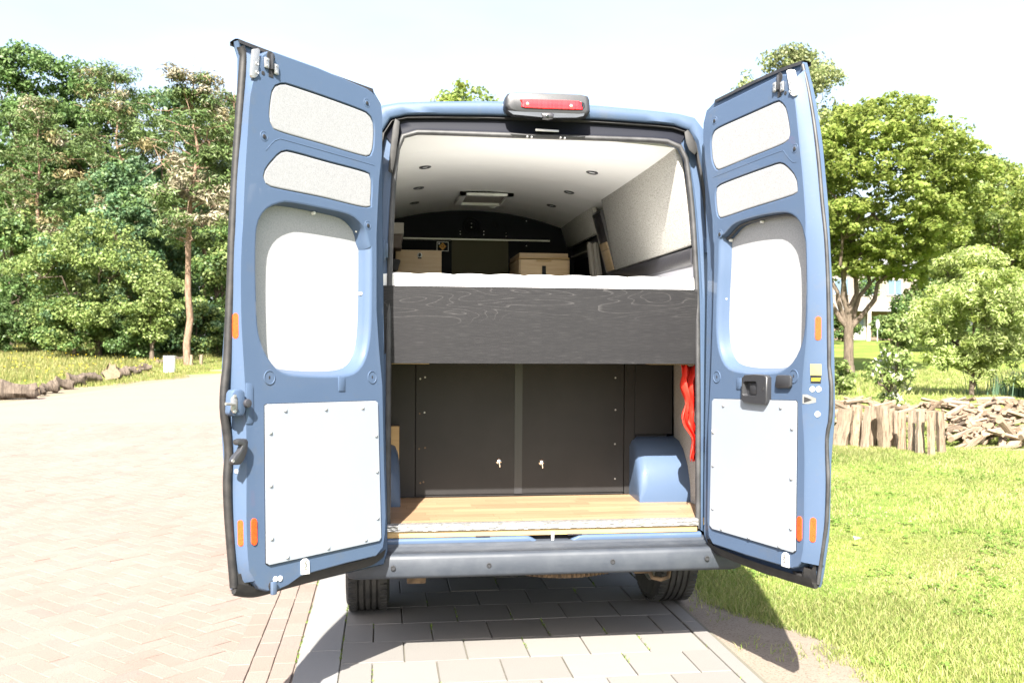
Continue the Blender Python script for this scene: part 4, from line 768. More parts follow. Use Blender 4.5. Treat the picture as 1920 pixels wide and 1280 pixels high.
# ================================================================ GROUND
PAVX0, T = -.975, .300
def gmat(name, a, b, sc=6, rough=.9, fine=160, spk=(.0, .0, .0), bstr=.35):
    m = mat(name, a, rough, 0, .25); v = coords(m, kind='Object'); n1 = noise(m, v, sc, 5); n2 = noise(m, v, fine, 3, .7)
    c = mix(m, n1, a, b); c = mix(m, ramp(m, n2, [(.36, (.8, .8, .8)), (.48, (0, 0, 0))]), c, spk); base(m, c); bump(m, n2, bstr, .004); return m
BRICK = mat('brick_paver', (.36, .27, .22), .9, 0, .2)
tc = nodes(BRICK)[0].new('ShaderNodeNewGeometry'); n1 = noise(BRICK, tc.outputs['Position'], .9, 7, .65); n2 = noise(BRICK, tc.outputs['Position'], 190, 4, .75); ir = island_random(BRICK)
orr = obj_random(BRICK); ad = nodes(BRICK)[0].new('ShaderNodeMath'); ad.operation = 'ADD'; nodes(BRICK)[1].new(ir, ad.inputs[0]); nodes(BRICK)[1].new(orr, ad.inputs[1])
fr = nodes(BRICK)[0].new('ShaderNodeMath'); fr.operation = 'FRACT'; nodes(BRICK)[1].new(ad.outputs[0], fr.inputs[0])
c = ramp(BRICK, fr.outputs[0], [(0, (.168, .128, .107)), (.35, (.18, .142, .121)), (.7, (.198, .158, .137)), (1, (.158, .127, .112))]); c = mix(BRICK, .35, c, ramp(BRICK, n1, [(.36, (.138, .107, .091)), (.5, (.18, .142, .122)), (.64, (.197, .158, .137))]))
c = mix(BRICK, ramp(BRICK, n2, [(.32, (.95, .95, .95)), (.50, (0, 0, 0))]), c, (.075, .062, .055)); c = mix(BRICK, ramp(BRICK, n2, [(.58, (0, 0, 0)), (.72, (.6, .6, .6))]), c, (.25, .21, .18)); base(BRICK, c); bump(BRICK, n2, .6, .004)
MORTAR = gmat('joint_sand', (.12, .095, .07), (.085, .072, .05), 2, .95, 220, (.07, .06, .05))
CONC = gmat('concrete_paver', (.172, .162, .15), (.145, .138, .13), 1.6, .85, 260, (.115, .11, .105), .25)
oc_r = obj_random(CONC); n_, l_, b_ = nodes(CONC); lk = b_.inputs['Base Color'].links[0].from_socket; hv = n_.new('ShaderNodeHueSaturation'); mr = n_.new('ShaderNodeMapRange'); mr.inputs['To Min'].default_value = .88; mr.inputs['To Max'].default_value = 1.1
l_.new(oc_r, mr.inputs['Value']); l_.new(mr.outputs['Result'], hv.inputs['Value']); l_.new(lk, hv.inputs['Color']); l_.new(hv.outputs['Color'], b_.inputs['Base Color'])
KERB = gmat('concrete_kerb', (.172, .168, .165), (.15, .146, .143), 1.6, .85, 260, (.22, .22, .22), .25)
SAND = gmat('sandy_soil', (.20, .165, .13), (.135, .112, .09), 5, .95, 90, (.08, .06, .045), .8)
# terrain sheet
GRND = mat('meadow_ground', (.08, .11, .03), .95, 0, .1); v = coords(GRND); n1 = noise(GRND, v, .35, 6); n2 = noise(GRND, v, 5, 5, .7); n3 = noise(GRND, v, 60, 3)
c = mix(GRND, ramp(GRND, n1, [(.38, (0, 0, 0)), (.66, (1, 1, 1))]), (.13, .19, .035), (.21, .24, .055)); c = mix(GRND, ramp(GRND, n2, [(.4, (0, 0, 0)), (.62, (.55, .55, .55))]), c, (.06, .095, .022)); c = mix(GRND, ramp(GRND, n3, [(.55, (0, 0, 0)), (.75, (.4, .4, .4))]), c, (.20, .17, .07)); base(GRND, c); bump(GRND, n3, .8, .03)
def terrain():
    rr = np.r_[np.array([0, 1, 2, 3, 4, 6, 8, 11, 14, 18, 23, 28, 34, 40, 46, 52, 58, 64, 70, 76, 82, 90, 100, 130, 180, 260, 400, 700])]; na = 96
    V = []; F = []
    for r_ in rr:
        for k in range(na):
            a = 2*math.pi*k/na; x, y = CAM.x+r_*math.sin(a), CAM.y+r_*math.cos(a); V.append((x, y, float(hill(x, y))-.035))
    for i in range(len(rr)-1):
        for k in range(na):
            j = (k+1) % na; F.append((i*na+k, i*na+j, (i+1)*na+j, (i+1)*na+k))
    m = MB(); m.add(V, F); return m
struct(terrain().build('ground', GRND, None, 60))
# road: bed sheet with the far brick surface, near bricks laid on it
ROADM = mat('far_brick_road', (.34, .265, .22), .9, 0, .2); v = coords(ROADM); n1 = noise(ROADM, v, .8, 6); n2 = noise(ROADM, coords(ROADM, (12, 3, 1), rot=(0, 0, .78)), 1, 4, .7); n3 = noise(ROADM, v, 55, 3)
c = mix(ROADM, n1, (.192, .154, .133), (.168, .132, .112)); c = mix(ROADM, ramp(ROADM, n2, [(.3, (.3, .3, .3)), (.5, (0, 0, 0))]), c, (.125, .10, .085)); c = mix(ROADM, ramp(ROADM, n3, [(.33, (.7, .7, .7)), (.50, (0, 0, 0))]), c, (.18, .14, .12)); base(ROADM, c); bump(ROADM, n3, .4, .004)
KX0, KX1 = PAVX0-.205, PAVX0          # flush kerb band between road and pavement
def road_left(y): return float(np.interp(y, [-12, 0, 18.4, 36.8, 50, 65, 78], [-11.8, -11, -9.55, -7.7, -6.2, -3.5, -.5]))
def road_right(y): return float(np.interp(y, [-12, 20, 46, 60, 78], [KX0, KX0, KX0+.8, KX0+3, KX0+8]))
YS = np.r_[np.linspace(-12, 44, 29), np.linspace(46, 78, 33)]
m = MB(); V = []; F = []
NXR = 12
for y in YS:
    for k in range(NXR+1):
        x = road_left(y)+(road_right(y)-road_left(y))*k/NXR; V.append((x, y, float(hill(x, y))-.0105))
for i in range(len(YS)-1):
    for k in range(NXR): F.append((i*(NXR+1)+k, i*(NXR+1)+k+1, (i+1)*(NXR+1)+k+1, (i+1)*(NXR+1)+k))
m.add(V, F); road = struct(m.build('road', ROADM))
def in_view(x, y, z=0, margin=.04):
    d = Vector((x, y, z))-CAM; zc = d.dot(fwd)
    if zc < .5: return False
    px, py = d.dot(rgt)/zc, -d.dot(upv)/zc
    return abs(px) < .5486+margin and abs(py) < .366+margin
def brick_mesh(L_, W_, H_, b=.004):
    m = MB(); m.loft([[(x*(L_/2), y*(W_/2), -H_) for x, y in ((-1, -1), (1, -1), (1, 1), (-1, 1))], [(x*(L_/2), y*(W_/2), -b) for x, y in ((-1, -1), (1, -1), (1, 1), (-1, 1))],
                      [(x*(L_/2-b), y*(W_/2-b), 0) for x, y in ((-1, -1), (1, -1), (1, 1), (-1, 1))]], True, (False, True)); return m
BL, BW = .205, .1025
items = []
RX = KX0-.004-3*BW
# three courses laid along the kerb
for cI in range(3):
    x = KX0-.004-BW*(cI+.5)
    for k in range(-6, 110):
        y = -4+BL*(k+.5*(cI % 2)); items.append((x, y, math.pi/2))
# herringbone at 45 degrees
c45, s45 = math.cos(R(45)), math.sin(R(45))
for gx in range(-150, 150):
    for gy in range(-150, 150):
        k4 = (gx-gy) % 4
        if k4 == 0: cx_, cy_, rot = gx+1, gy+.5, 0
        elif k4 == 3: cx_, cy_, rot = gx+.5, gy+1, 1
        else: continue
        lx, ly = cx_*BW, cy_*BW; x = -4+lx*c45-ly*s45; y = 4+lx*s45+ly*c45
        if x > RX+.035 or x < -8 or y < -4 or y > 13: continue
        items.append((x, y, R(45)+rot*math.pi/2))
seen = set(); vis = []
for x, y, a in items:
    key = (round(x*200), round(y*200))
    if key in seen or not in_view(x, y): continue
    d = (Vector((x, y, 0))-CAM).dot(fwd)
    if d > 18: continue
    seen.add(key); vis.append((d, x, y, a))
vis.sort()
bmsh = brick_mesh(BL-.004, BW-.004, .02, .0028)
proto = bmsh.build('brick', BRICK, road); bme = proto.data; first = True
for d, x, y, a in vis[:295]:
    o = proto if first else bpy.data.objects.new('brick', bme)
    if not first: COL.objects.link(o); o.parent = road
    first = False
    o.location = (x, y, (0 if a == math.pi/2 else -.0045)+rng.normal(0, .0012)); o.rotation_euler = (rng.normal(0, .006), rng.normal(0, .006), a+rng.normal(0, .008)+(math.pi if rng.random() < .5 else 0))
mb = MB()
for d, x, y, a in vis[295:]:
    ca, sa = math.cos(a+rng.normal(0, .008)), math.sin(a); z = rng.normal(0, .0012)-(0 if a == math.pi/2 else .0045); t1, t2 = rng.normal(0, .006), rng.normal(0, .006)
    mb.add([(x+vx*ca-vy*sa, y+vx*sa+vy*ca, vz+z+vx*t1+vy*t2) for vx, vy, vz in bmsh.v], bmsh.f)
stuff(mb.build('far_bricks', BRICK, road))
# weeds in the joints
WEED = mat('joint_moss', (.10, .15, .02), .9)
# pavement
pv = MB(); pv.add([(KX0, -5, -.010), (PAVX0+6*T+.11, -5, -.010), (PAVX0+6*T+.11, 16, -.010), (KX0, 16, -.010)], [(0, 1, 2, 3)]); pav = struct(pv.build('pavement', gmat('paver_joint_sand', (.13, .118, .095), (.10, .095, .072), 3, .95, 220, (.06, .055, .045))))
def slab_mesh(w, l): return brick_mesh(w-.0055, l-.0055, .03, .003)
full = slab_mesh(T, T).build('paver', CONC, pav); half = slab_mesh(T/2, T).build('paver', CONC, pav); kerb = slab_mesh(KX1-KX0, 1.0).build('kerb_stone', KERB, pav); edge = slab_mesh(.085, 1.0).build('edging_stone', CONC, pav)
used = set()
def put(src, x, y, par=pav):
    if src.name in used: o = bpy.data.objects.new(src.name.split('.')[0], src.data); COL.objects.link(o); o.parent = par
    else: o = src; used.add(src.name)
    o.location = (x, y, rng.normal(0, .0012)); o.rotation_euler = (rng.normal(0, .003), rng.normal(0, .003), rng.normal(0, .003)); return o
Y0 = .55
for r_ in range(-4, 20):       # rows; row 0 starts at Y0 and runs towards the van
    yc = Y0-T*1.0+T*(r_+.0)-T*.5+T
    off = (r_ % 2 == 0)
    xs2 = [(half, PAVX0+T*.25)]+[(full, PAVX0+T*.5+T*(k+.5)) for k in range(5)]+[(half, PAVX0+T*5.75)] if off else [(full, PAVX0+T*(k+.5)) for k in range(6)]
    for src, x in xs2: put(src, x, yc)
for k in range(-2, 9):
    put(kerb, (KX0+KX1)/2, -1.35+k*1.0); put(edge, PAVX0+6*T+.045, -1.1+k*1.0)
# moss tufts in the paver joints
mb = MB()
for _ in range(900):
    r_ = rng.integers(-4, 5); k = rng.integers(0, 7); x = PAVX0+T*k+(T*.5 if r_ % 2 == 0 else 0)+rng.normal(0, .003); y = Y0+T*r_-T*.5+rng.uniform(-.5, .5)*T
    if (math.sin(x*7+r_*3.1)+math.sin(y*5+x*3)) < .5 or x < PAVX0 or x > PAVX0+6*T: continue
    a = rng.uniform(0, 6.28); h = rng.uniform(.004, .014); dx, dy = .004*math.cos(a), .004*math.sin(a)
    mb.add([(x-dx, y-dy, -.004), (x+dx, y+dy, -.004), (x+rng.normal(0, .006), y+rng.normal(0, .008), h)], [(0, 1, 2)])
for _ in range(500):
    x = PAVX0+rng.normal(0, .004) if rng.random() < .6 else KX0+rng.normal(0, .004); y = rng.uniform(-.5, 2); 
    if math.sin(y*9)+math.sin(y*23) < .2: continue
    mb.add([(x-.003, y-.003, -.004), (x+.003, y+.003, -.004), (x+rng.normal(0, .005), y+rng.normal(0, .008), rng.uniform(.003, .012))], [(0, 1, 2)])
stuff(mb.build('joint_moss', WEED))
# sandy strip beside the pavement and its edging row
EX = PAVX0+6*T+.09
ys2 = np.linspace(-4, 9, 40); V = []; F = []
for i, y in enumerate(ys2):
    wr = float(np.interp(y, [-.5, .1, .6, 1.3, 4], [.66, .54, .38, .18, .16]))+0*.10*math.sin(y*2.1)+.07*math.sin(y*5.3+1); V += [(EX, y, -.012), (EX+wr*.5, y, -.004+.004*math.sin(y*7)), (EX+wr, y, -.03)]
for i in range(len(ys2)-1):
    for k in range(2): F.append((i*3+k, i*3+k+1, (i+1)*3+k+1, (i+1)*3+k))
m = MB(); m.add(V, F); struct(m.build('sandy_strip', SAND, None, 60))
m = MB(); V = []; F = []
yy = np.linspace(14, 62, 40)
for y in yy:
    x = road_left(y); z = float(hill(x, y)); V += [(x-1.4-.5*math.sin(y*.35)-.3*math.sin(y*1.1), y, z-.03), (x+.6, y, z-.010)]
for i in range(len(yy)-1): F.append((2*i, 2*i+1, 2*i+3, 2*i+2))
VERG = gmat('sandy_verge', (.185, .15, .11), (.145, .122, .085), 1.5, .95, 60, (.14, .11, .08), .6)
m.add(V, F); struct(m.build('sandy_verge', VERG))
m = MB(); V = []
line = [(14.2, 31), (16.2, 38), (18.6, 45), (21.2, 51), (23.5, 58), (26, 66)]
for (x, y) in line:
    for dx in (-.55, .55): V.append((x+dx, y, float(hill(x+dx, y))-.02))
m.add(V, [(2*i, 2*i+1, 2*i+3, 2*i+2) for i in range(len(line)-1)]); struct(m.build('garden_path', VERG))
# ================================================================ VEGETATION
def leaf_mat(name, a, b, c=None, trans=.35):
    m = bpy.data.materials.new(name); m.use_nodes = True; n = m.node_tree.nodes; l = m.node_tree.links; n.remove(n['Principled BSDF'])
    g = n.new('ShaderNodeNewGeometry'); r_ = n.new('ShaderNodeValToRGB'); r_.color_ramp.elements[0].color = (*a, 1); r_.color_ramp.elements[1].color = (*b, 1)
    if c: e = r_.color_ramp.elements.new(.9); e.color = (*c, 1)
    l.new(g.outputs['Random Per Island'], r_.inputs['Fac'])
    nz = n.new('ShaderNodeTexNoise'); nz.inputs['Scale'].default_value = .45; nz.inputs['Detail'].default_value = 3; l.new(g.outputs['Position'], nz.inputs['Vector'])
    hv = n.new('ShaderNodeHueSaturation'); mr = n.new('ShaderNodeMapRange'); mr.inputs['From Min'].default_value = .3; mr.inputs['From Max'].default_value = .7; mr.inputs['To Min'].default_value = .75; mr.inputs['To Max'].default_value = 1.25
    l.new(nz.outputs['Fac'], mr.inputs['Value']); l.new(mr.outputs['Result'], hv.inputs['Value']); l.new(r_.outputs['Color'], hv.inputs['Color'])
    d = n.new('ShaderNodeBsdfPrincipled'); d.inputs['Roughness'].default_value = .5; d.inputs['Specular IOR Level'].default_value = .3; l.new(hv.outputs['Color'], d.inputs['Base Color'])
    t = n.new('ShaderNodeBsdfTranslucent'); mx = n.new('ShaderNodeMixShader'); mx.inputs['Fac'].default_value = trans
    l.new(hv.outputs['Color'], t.inputs['Color']); l.new(d.outputs[0], mx.inputs[1]); l.new(t.outputs[0], mx.inputs[2]); l.new(mx.outputs[0], n['Material Output'].inputs['Surface'])
    return m
LEAF = dict(
    oak=leaf_mat('oak_leaves', (.052, .108, .030), (.085, .155, .045), (.13, .195, .065)),
    bluegreen=leaf_mat('bluish_leaves', (.045, .105, .05), (.085, .16, .075), (.14, .21, .10)),
    light=leaf_mat('light_leaves', (.095, .15, .035), (.15, .21, .055), (.22, .265, .09)),
    maple=leaf_mat('maple_leaves', (.145, .21, .04), (.205, .27, .06), (.26, .295, .075), .55),
    yellow=leaf_mat('pale_yellow_leaves', (.27, .36, .09), (.37, .44, .15), (.44, .49, .22), .5),
    birch=leaf_mat('birch_leaves', (.14, .19, .065), (.20, .24, .10), (.26, .27, .13), .42),
    pine=leaf_mat('pine_needles', (.05, .09, .024), (.08, .122, .034), (.11, .145, .05), .15),
    dead=leaf_mat('dry_needles', (.13, .10, .04), (.19, .155, .07), (.25, .215, .11), .15),
    tan=leaf_mat('bare_twigs', (.17, .145, .09), (.25, .215, .14), (.30, .27, .19), .1),
    white=leaf_mat('white_blossom', (.35, .35, .28), (.5, .5, .42), None, .2),
    reed=leaf_mat('bluish_reeds', (.06, .12, .075), (.11, .18, .11), None, .2))
BARK = mat('brown_bark', (.10, .075, .055), .95, 0, .1); v = coords(BARK, (9, 9, 2)); n1 = noise(BARK, v, 1.5, 6, .7)
base(BARK, ramp(BARK, n1, [(.3, (.045, .034, .026)), (.7, (.17, .135, .105))])); bump(BARK, n1, .9, .04)
PBARK = mat('reddish_bark', (.2, .12, .08), .95, 0, .1); n1 = noise(PBARK, coords(PBARK, (6, 6, 2)), 1.5, 6, .7); base(PBARK, ramp(PBARK, n1, [(.3, (.10, .065, .045)), (.7, (.28, .19, .14))])); bump(PBARK, n1, .9, .04)
WBARK = mat('pale_bark', (.5, .48, .44), .9, 0, .1); n1 = noise(WBARK, coords(WBARK, (3, 3, 9)), 1.5, 5, .7); base(WBARK, ramp(WBARK, n1, [(.34, (.12, .10, .09)), (.45, (.45, .43, .39))]))

def leaf_mesh(name, cen, rad, nper, size, material, parent, aspect=.6, up=.4, shell=.55, droop=0, flat=1.0, seed=0):
    g = np.random.default_rng(seed); cen = np.asarray(cen, float); rad = np.asarray(rad, float); n = len(cen)
    idx = np.repeat(np.arange(n), nper); N = len(idx)
    d = g.normal(size=(N, 3)); d /= np.linalg.norm(d, axis=1)[:, None]; rr = shell+(1-shell)*g.random(N)**.6
    p = cen[idx]+d*(rad[idx]*rr)[:, None]*np.array([1, 1, flat])
    nr = d*.7+g.normal(size=(N, 3))*.55+np.array([0, 0, up]); nr /= np.linalg.norm(nr, axis=1)[:, None]
    a = np.cross(nr, g.normal(size=(N, 3))); a /= np.linalg.norm(a, axis=1)[:, None]
    if droop: a = a*(1-droop)+np.array([0, 0, -1.])*droop; a /= np.linalg.norm(a, axis=1)[:, None]; nr = np.cross(a, np.cross(nr, a)); nr /= np.linalg.norm(nr, axis=1)[:, None]+1e-9
    b = np.cross(nr, a); sz = size*(.6+.8*g.random(N))[:, None]
    fold = nr*sz*.12
    V = np.empty((N, 4, 3)); V[:, 0] = p-a*sz*.5; V[:, 1] = p+b*sz*aspect*.5+fold; V[:, 2] = p+a*sz*.5; V[:, 3] = p-b*sz*aspect*.5+fold
    V = V.reshape(-1, 3); me = bpy.data.meshes.new(name)
    me.vertices.add(len(V)); me.vertices.foreach_set('co', V.ravel()); me.loops.add(len(V)); me.loops.foreach_set('vertex_index', np.arange(len(V)))
    me.polygons.add(N); me.polygons.foreach_set('loop_start', np.arange(0, 4*N, 4)); me.polygons.foreach_set('loop_total', np.full(N, 4)); me.update()
    return link(name, me, material, parent)
def branch(mb, a, b, r0_, r1_, g, n=6, seg=6, wob=.06, sag=0):
    a, b = np.array(a, float), np.array(b, float); L_ = np.linalg.norm(b-a); pts = []
    for i in range(seg+1):
        t = i/seg; p = a*(1-t)+b*t+g.normal(size=3)*wob*L_*math.sin(math.pi*t)*.5; p[2] += sag*L_*math.sin(math.pi*t); pts.append(p)
    mb.tube([tuple(p) for p in pts], [r0_+(r1_-r0_)*i/seg for i in range(seg+1)], n); return pts
def tree(name, label, cat, pos, H, crown, kind, seed, group=None, trunk_r=.25, nl=14000, leaf=.3, bark=BARK, nlobes=20, clear=.2, limbs=7, lean_=(0, 0), clump=(.9, .5), aspect=.65, extra=None, droop=0, squash=1.0):
    """crown: half widths (rx, ry) and the height at which it is widest (0..1)"""
    g = np.random.default_rng(seed); x, y, z = pos; root = thing(name, label, cat, pos, group)
    rx, ry, wide = crown; cb = H*clear
    mb = MB(); top = np.array([lean_[0], lean_[1], H*.82]); tp = branch(mb, (0, 0, -.15), top, trunk_r, trunk_r*.15, g, 9, 9, .035)
    mb.lathe((0, 0, -.15), (0, 0, 1), [(trunk_r*1.5, 0), (trunk_r*1.15, .25), (trunk_r, .7)], 9, (False, False)); mb.build('trunk', bark, root, 60)
    lob = []; 
    for i in range(int(nlobes*1.7)):
        for _ in range(30):
            hz = g.random(); prof_ = math.sin(math.pi*min(1, max(0, (hz/(2*wide) if hz < wide else .5+(hz-wide)/(2*(1-wide))))))**.6
            an = i*2.399+g.normal()*.5; rr = .35+.55*g.random(); c = np.array([rx*rr*prof_*math.cos(an), ry*rr*prof_*math.sin(an), cb+(H-cb)*(.10+.86*hz)])
            if all(np.linalg.norm((c-q)/np.array([rx, ry, (H-cb)*.5])) > .24 for q in lob): break
        c[:2] += np.array(lean_)*c[2]/H; lob.append(c)
    lob.append(np.array([lean_[0], lean_[1], H*.93])); lob = np.array(lob)
    order = np.argsort(lob[:, 2])
    for k in range(min(limbs, len(lob))):
        q = lob[order[int(k*len(lob)/limbs)]]; t = max(.18, min(.85, (q[2]-.28*math.hypot(q[0], q[1])-.1*H)/(H*.82))); i = int(t*9); st_ = np.array(tp[i])
        m2 = MB(); rl = trunk_r*(.55-.35*t)+.02; pp = branch(m2, st_, q, rl, rl*.25, g, 6, 6, .10, .05)
        for _ in range(4):
            s0 = pp[g.integers(2, 6)]; branch(m2, s0, np.array(s0)+g.normal(size=3)*np.array([rx, ry, rx])*.22+np.array([0, 0, .05*H]), rl*.35, rl*.08, g, 4, 4, .1)
        m2.build('limb', bark, root, 60)
    # clumps on each lobe
    lr = (rx+ry)/2*.36*g.uniform(.7, 1.25, len(lob)); cc_ = []; cr_ = []
    for c, r_ in zip(lob, lr):
        nk = int(11+8*g.random())
        for k in range(nk):
            d = g.normal(size=3); d /= np.linalg.norm(d); d[2] = abs(d[2])*.85-.18
            cc_.append(c+d*r_*g.uniform(.75, 1.05)*np.array([1, 1, squash])); cr_.append(clump[0]*.62*g.uniform(1-clump[1], 1+clump[1]))
    nper = max(6, int(nl/len(cc_)))
    kinds = kind if isinstance(kind, list) else [(kind, 1.0)]
    cc_ = np.array(cc_); cr_ = np.array(cr_); pick = g.random(len(cc_)); lo = 0
    for kd, share in kinds:
        s_ = (pick >= lo) & (pick < lo+share); lo += share
        if s_.any(): leaf_mesh('crown', cc_[s_], cr_[s_], nper, leaf, LEAF[kd], root, aspect, seed=seed+len(kd), droop=droop, flat=.75)
    return root
def pine(label, pos, H, rx, seed, kinds, trunk_r=.22, nl=11000, first=.32, group=None, bare=0):
    g = np.random.default_rng(seed); root = thing('pine_tree', label, 'tree', pos, group)
    mb = MB(); tp = branch(mb, (0, 0, -.2), (g.normal()*.4, g.normal()*.4, H*.97), trunk_r, .03, g, 8, 12, .02); mb.build('trunk', PBARK, root, 60)
    cc_ = []; cr_ = []; lim = MB(); dead = MB()
    z = H*first; 
    while z < H*.97:
        t = (z/H-first)/(1-first); R_ = rx*(.55+.6*math.sin(math.pi*min(1, t*.9+.12)))*(1-t*.45); nb = g.integers(3, 6); i = z/(H*.97)*12; st_ = np.array(tp[min(12, int(i))])*(1-(i % 1))+np.array(tp[min(12, int(i)+1)])*(i % 1)
        a0 = g.random()*6.28
        for k in range(nb):
            an = a0+k*6.28/nb+g.normal()*.35; L_ = R_*g.uniform(.6, 1.1); e = st_+np.array([L_*math.cos(an), L_*math.sin(an), L_*g.uniform(-.05, .42)])
            pp = branch(lim, st_, e, .055*(1-t*.6), .015, g, 4, 4, .12, .04)
            if g.random() < bare:
                for _ in range(4): s0 = pp[g.integers(1, 5)]; branch(lim, s0, np.array(s0)+g.normal(size=3)*.7, .02, .006, g, 3, 3, .15)
                continue
            for _ in range(g.integers(3, 6)):
                s0 = pp[g.integers(2, 5)]; cc_.append(np.array(s0)+g.normal(size=3)*np.array([.5, .5, .22])*L_*.35); cr_.append(g.uniform(.4, .85)*(.75+.25*rx/2.5))
        z += H*.045*g.uniform(.8, 1.3)
    stuff(lim.build('branches', PBARK, root, 60)) if False else lim.build('branches', PBARK if bare < .4 else WBARK, root, 60)
    cc_ = np.array(cc_); cr_ = np.array(cr_); pick = g.random(len(cc_))*.55+.45*(np.sin(cc_[:, 2]*.9+cc_[:, 0]*.8)*.5+.5); lo = 0; nper = max(8, int(nl/len(cc_)))
    for kd, share in kinds:
        s_ = (pick >= lo) & (pick < lo+share+1e-6); lo += share
        if s_.any(): leaf_mesh('crown', cc_[s_], cr_[s_], nper, .34, LEAF[kd], root, .22, up=.7, shell=.25, flat=.55, seed=seed+len(kd))
    return root
def dist_at(px, yb): return FPX*CAM.z/(yb-(637-(960-px)*.0059))   # flat ground: distance of a foot point
def base_at(px, d):      # ground point under image column px at distance d
    p = at(px, 645, d); return (p.x, p.y, float(hill(p.x, p.y))-.03)
def height_to(px, py, d): return at(px, py, d).z-float(hill(at(px, py, d).x, at(px, py, d).y))
wood_g = None
# ---- left wood, from back to front
def T_(name, label, px, py, d, crown_px, kind, seed, **k):
    p = base_at(px, d); H = height_to(px, py, d)*.96; w = crown_px/1750*d/2
    return tree(name, label, 'tree', p, H, (w, w*.85, k.pop('wide', .5)), kind, seed, **k)
T_('oak_tree', 'tallest dark green broadleaf tree at the far left edge of the wood', 40, 48, 72, 260, 'oak', 11, nl=26000, leaf=.30, clear=.12, nlobes=22, trunk_r=.4, clump=(1.1, .4))
T_('oak_tree', 'dark broadleaf tree between the tallest oak and the brown tipped pine', 150, 92, 74, 230, 'oak', 12, nl=26000, leaf=.30, clear=.12, nlobes=22, trunk_r=.4, clump=(1.1, .4))
T_('oak_tree', 'blue green broadleaf tree in the background between the two tall pines', 300, 150, 78, 240, [('oak', .6), ('bluegreen', .4)], 13, nl=18000, leaf=.38, clear=.1, nlobes=20, trunk_r=.4, clump=(1.1, .4))
T_('oak_tree', 'dark tree behind the bare twigged pine beside the open van door', 430, 165, 80, 220, [('oak', .7), ('pine', .3)], 14, nl=16000, leaf=.38, clear=.1, nlobes=20, trunk_r=.4, clump=(1.1, .4))
P_ = lambda label, px, py, d, rx, seed, kinds, **k: pine(label, base_at(px, d), height_to(px, py, d), rx, seed, kinds, **k)
P_('pine with dry brown needles at the left edge of the picture', 62, 170, 64, 3.3, 21, [('pine', .76), ('dead', .10), ('tan', .14)], first=.3)
P_('tall pine with brown tips in the middle of the wood', 232, 118, 62, 4.0, 22, [('pine', .78), ('dead', .13), ('tan', .09)], first=.42, nl=14000)
P_('pine with tan bare twigs and pale trunk near the white utility box', 352, 118, 47.5, 2.7, 23, [('pine', .60), ('tan', .34), ('dead', .06)], first=.42, trunk_r=.2, bare=.3)
P_('slender pine with leaning trunk just left of the open van door', 374, 180, 61, 2.6, 24, [('pine', .6), ('tan', .3), ('dead', .1)], first=.45, trunk_r=.2, bare=.25)
P_('green pine half hidden behind the open left van door', 432, 150, 63, 3.0, 25, [('pine', .8), ('tan', .2)], first=.35)
T_('broadleaf_tree', 'bluish green leafy tree under the tall brown tipped pine', 235, 292, 56, 200, [('bluegreen', .75), ('oak', .25)], 31, nl=22000, leaf=.21, clear=.1, nlobes=16, trunk_r=.2, clump=(.8, .4))
T_('broadleaf_tree', 'bushy dark tree in the shade at the left edge of the wood', 20, 400, 57, 220, [('oak', .8), ('light', .2)], 32, nl=18000, leaf=.21, clear=.08, nlobes=14, trunk_r=.2, clump=(.8, .4))
T_('broadleaf_tree', 'broad pale green tree standing at the front of the wood', 185, 408, 51, 270, [('light', .85), ('bluegreen', .15)], 33, nl=34000, leaf=.165, clear=.06, nlobes=20, trunk_r=.18, clump=(.75, .4), squash=.6)
T_('broadleaf_tree', 'low pale green tree with outstretched bough right of the broad pale one', 285, 520, 49, 110, 'light', 34, nl=11000, leaf=.16, clear=.2, nlobes=9, trunk_r=.12, clump=(.6, .4), squash=.5)
T_('broadleaf_tree', 'bluish green leafy tree around the pale pine trunk', 318, 330, 60, 150, [('bluegreen', .8), ('light', .2)], 35, nl=16000, leaf=.21, clear=.1, nlobes=12, trunk_r=.16, clump=(.8, .4))
T_('broadleaf_tree', 'leafy tree filling the gap beside the open left van door', 408, 400, 57, 130, [('oak', .6), ('light', .4)], 36, nl=13000, leaf=.21, clear=.06, nlobes=12, trunk_r=.16, clump=(.8, .4))
ug = 'bushes along the foot of the wood'
for i, (px, py, d, w, kd, lb) in enumerate([
    (-20, 560, 52, 150, 'oak', 'dark bush at the left edge foot of the wood'), (70, 575, 53, 130, [('oak', .6), ('light', .4)], 'bush of mixed greens left of the broad pale tree'),
    (140, 560, 50, 150, [('light', .5), ('oak', .5)], 'leafy bush directly under the broad pale tree'), (215, 590, 52, 120, 'oak', 'dark bush right under the pale outstretched bough'),
    (262, 600, 50, 100, 'oak', 'small dark bush between the pale tree and the pine trunk'), (318, 590, 54, 110, [('oak', .7), ('bluegreen', .3)], 'dark bush behind the white utility box'),
    (368, 570, 54, 100, [('bluegreen', .6), ('light', .4)], 'bluish bush at the foot of the slender pine'), (410, 590, 55, 90, [('light', .6), ('oak', .4)], 'light bush touching the open left van door')]):
    p = base_at(px, d); H = height_to(px, py, d); w_ = w/1750*d/2
    tree('bush', lb, 'bush', p, H, (w_, w_*.8, .4), kd, 60+i, ug, .07, 9000, .165, BARK, 10, .02, 4, (0, 0), (.55, .4))
# deep wood behind, reads as one dark mass
g = np.random.default_rng(5); cc_ = []; 
for _ in range(700):
    px = g.uniform(-120, 480); d = g.uniform(84, 96); p = at(px, 640, d); hmax = np.interp(px, [-120, 40, 150, 300, 480], [20, 21, 19, 16, 15]); cc_.append((p.x, p.y, float(hill(p.x, p.y))+g.uniform(0, 1)**.8*hmax*.92))
fo = leaf_mesh('far_wood', cc_, np.full(len(cc_), 1.5), 36, .6, LEAF['oak'], None, .7, seed=3); stuff(fo); fo['label'] = 'dark depth of the wood behind the front trees'; fo['category'] = 'wood'
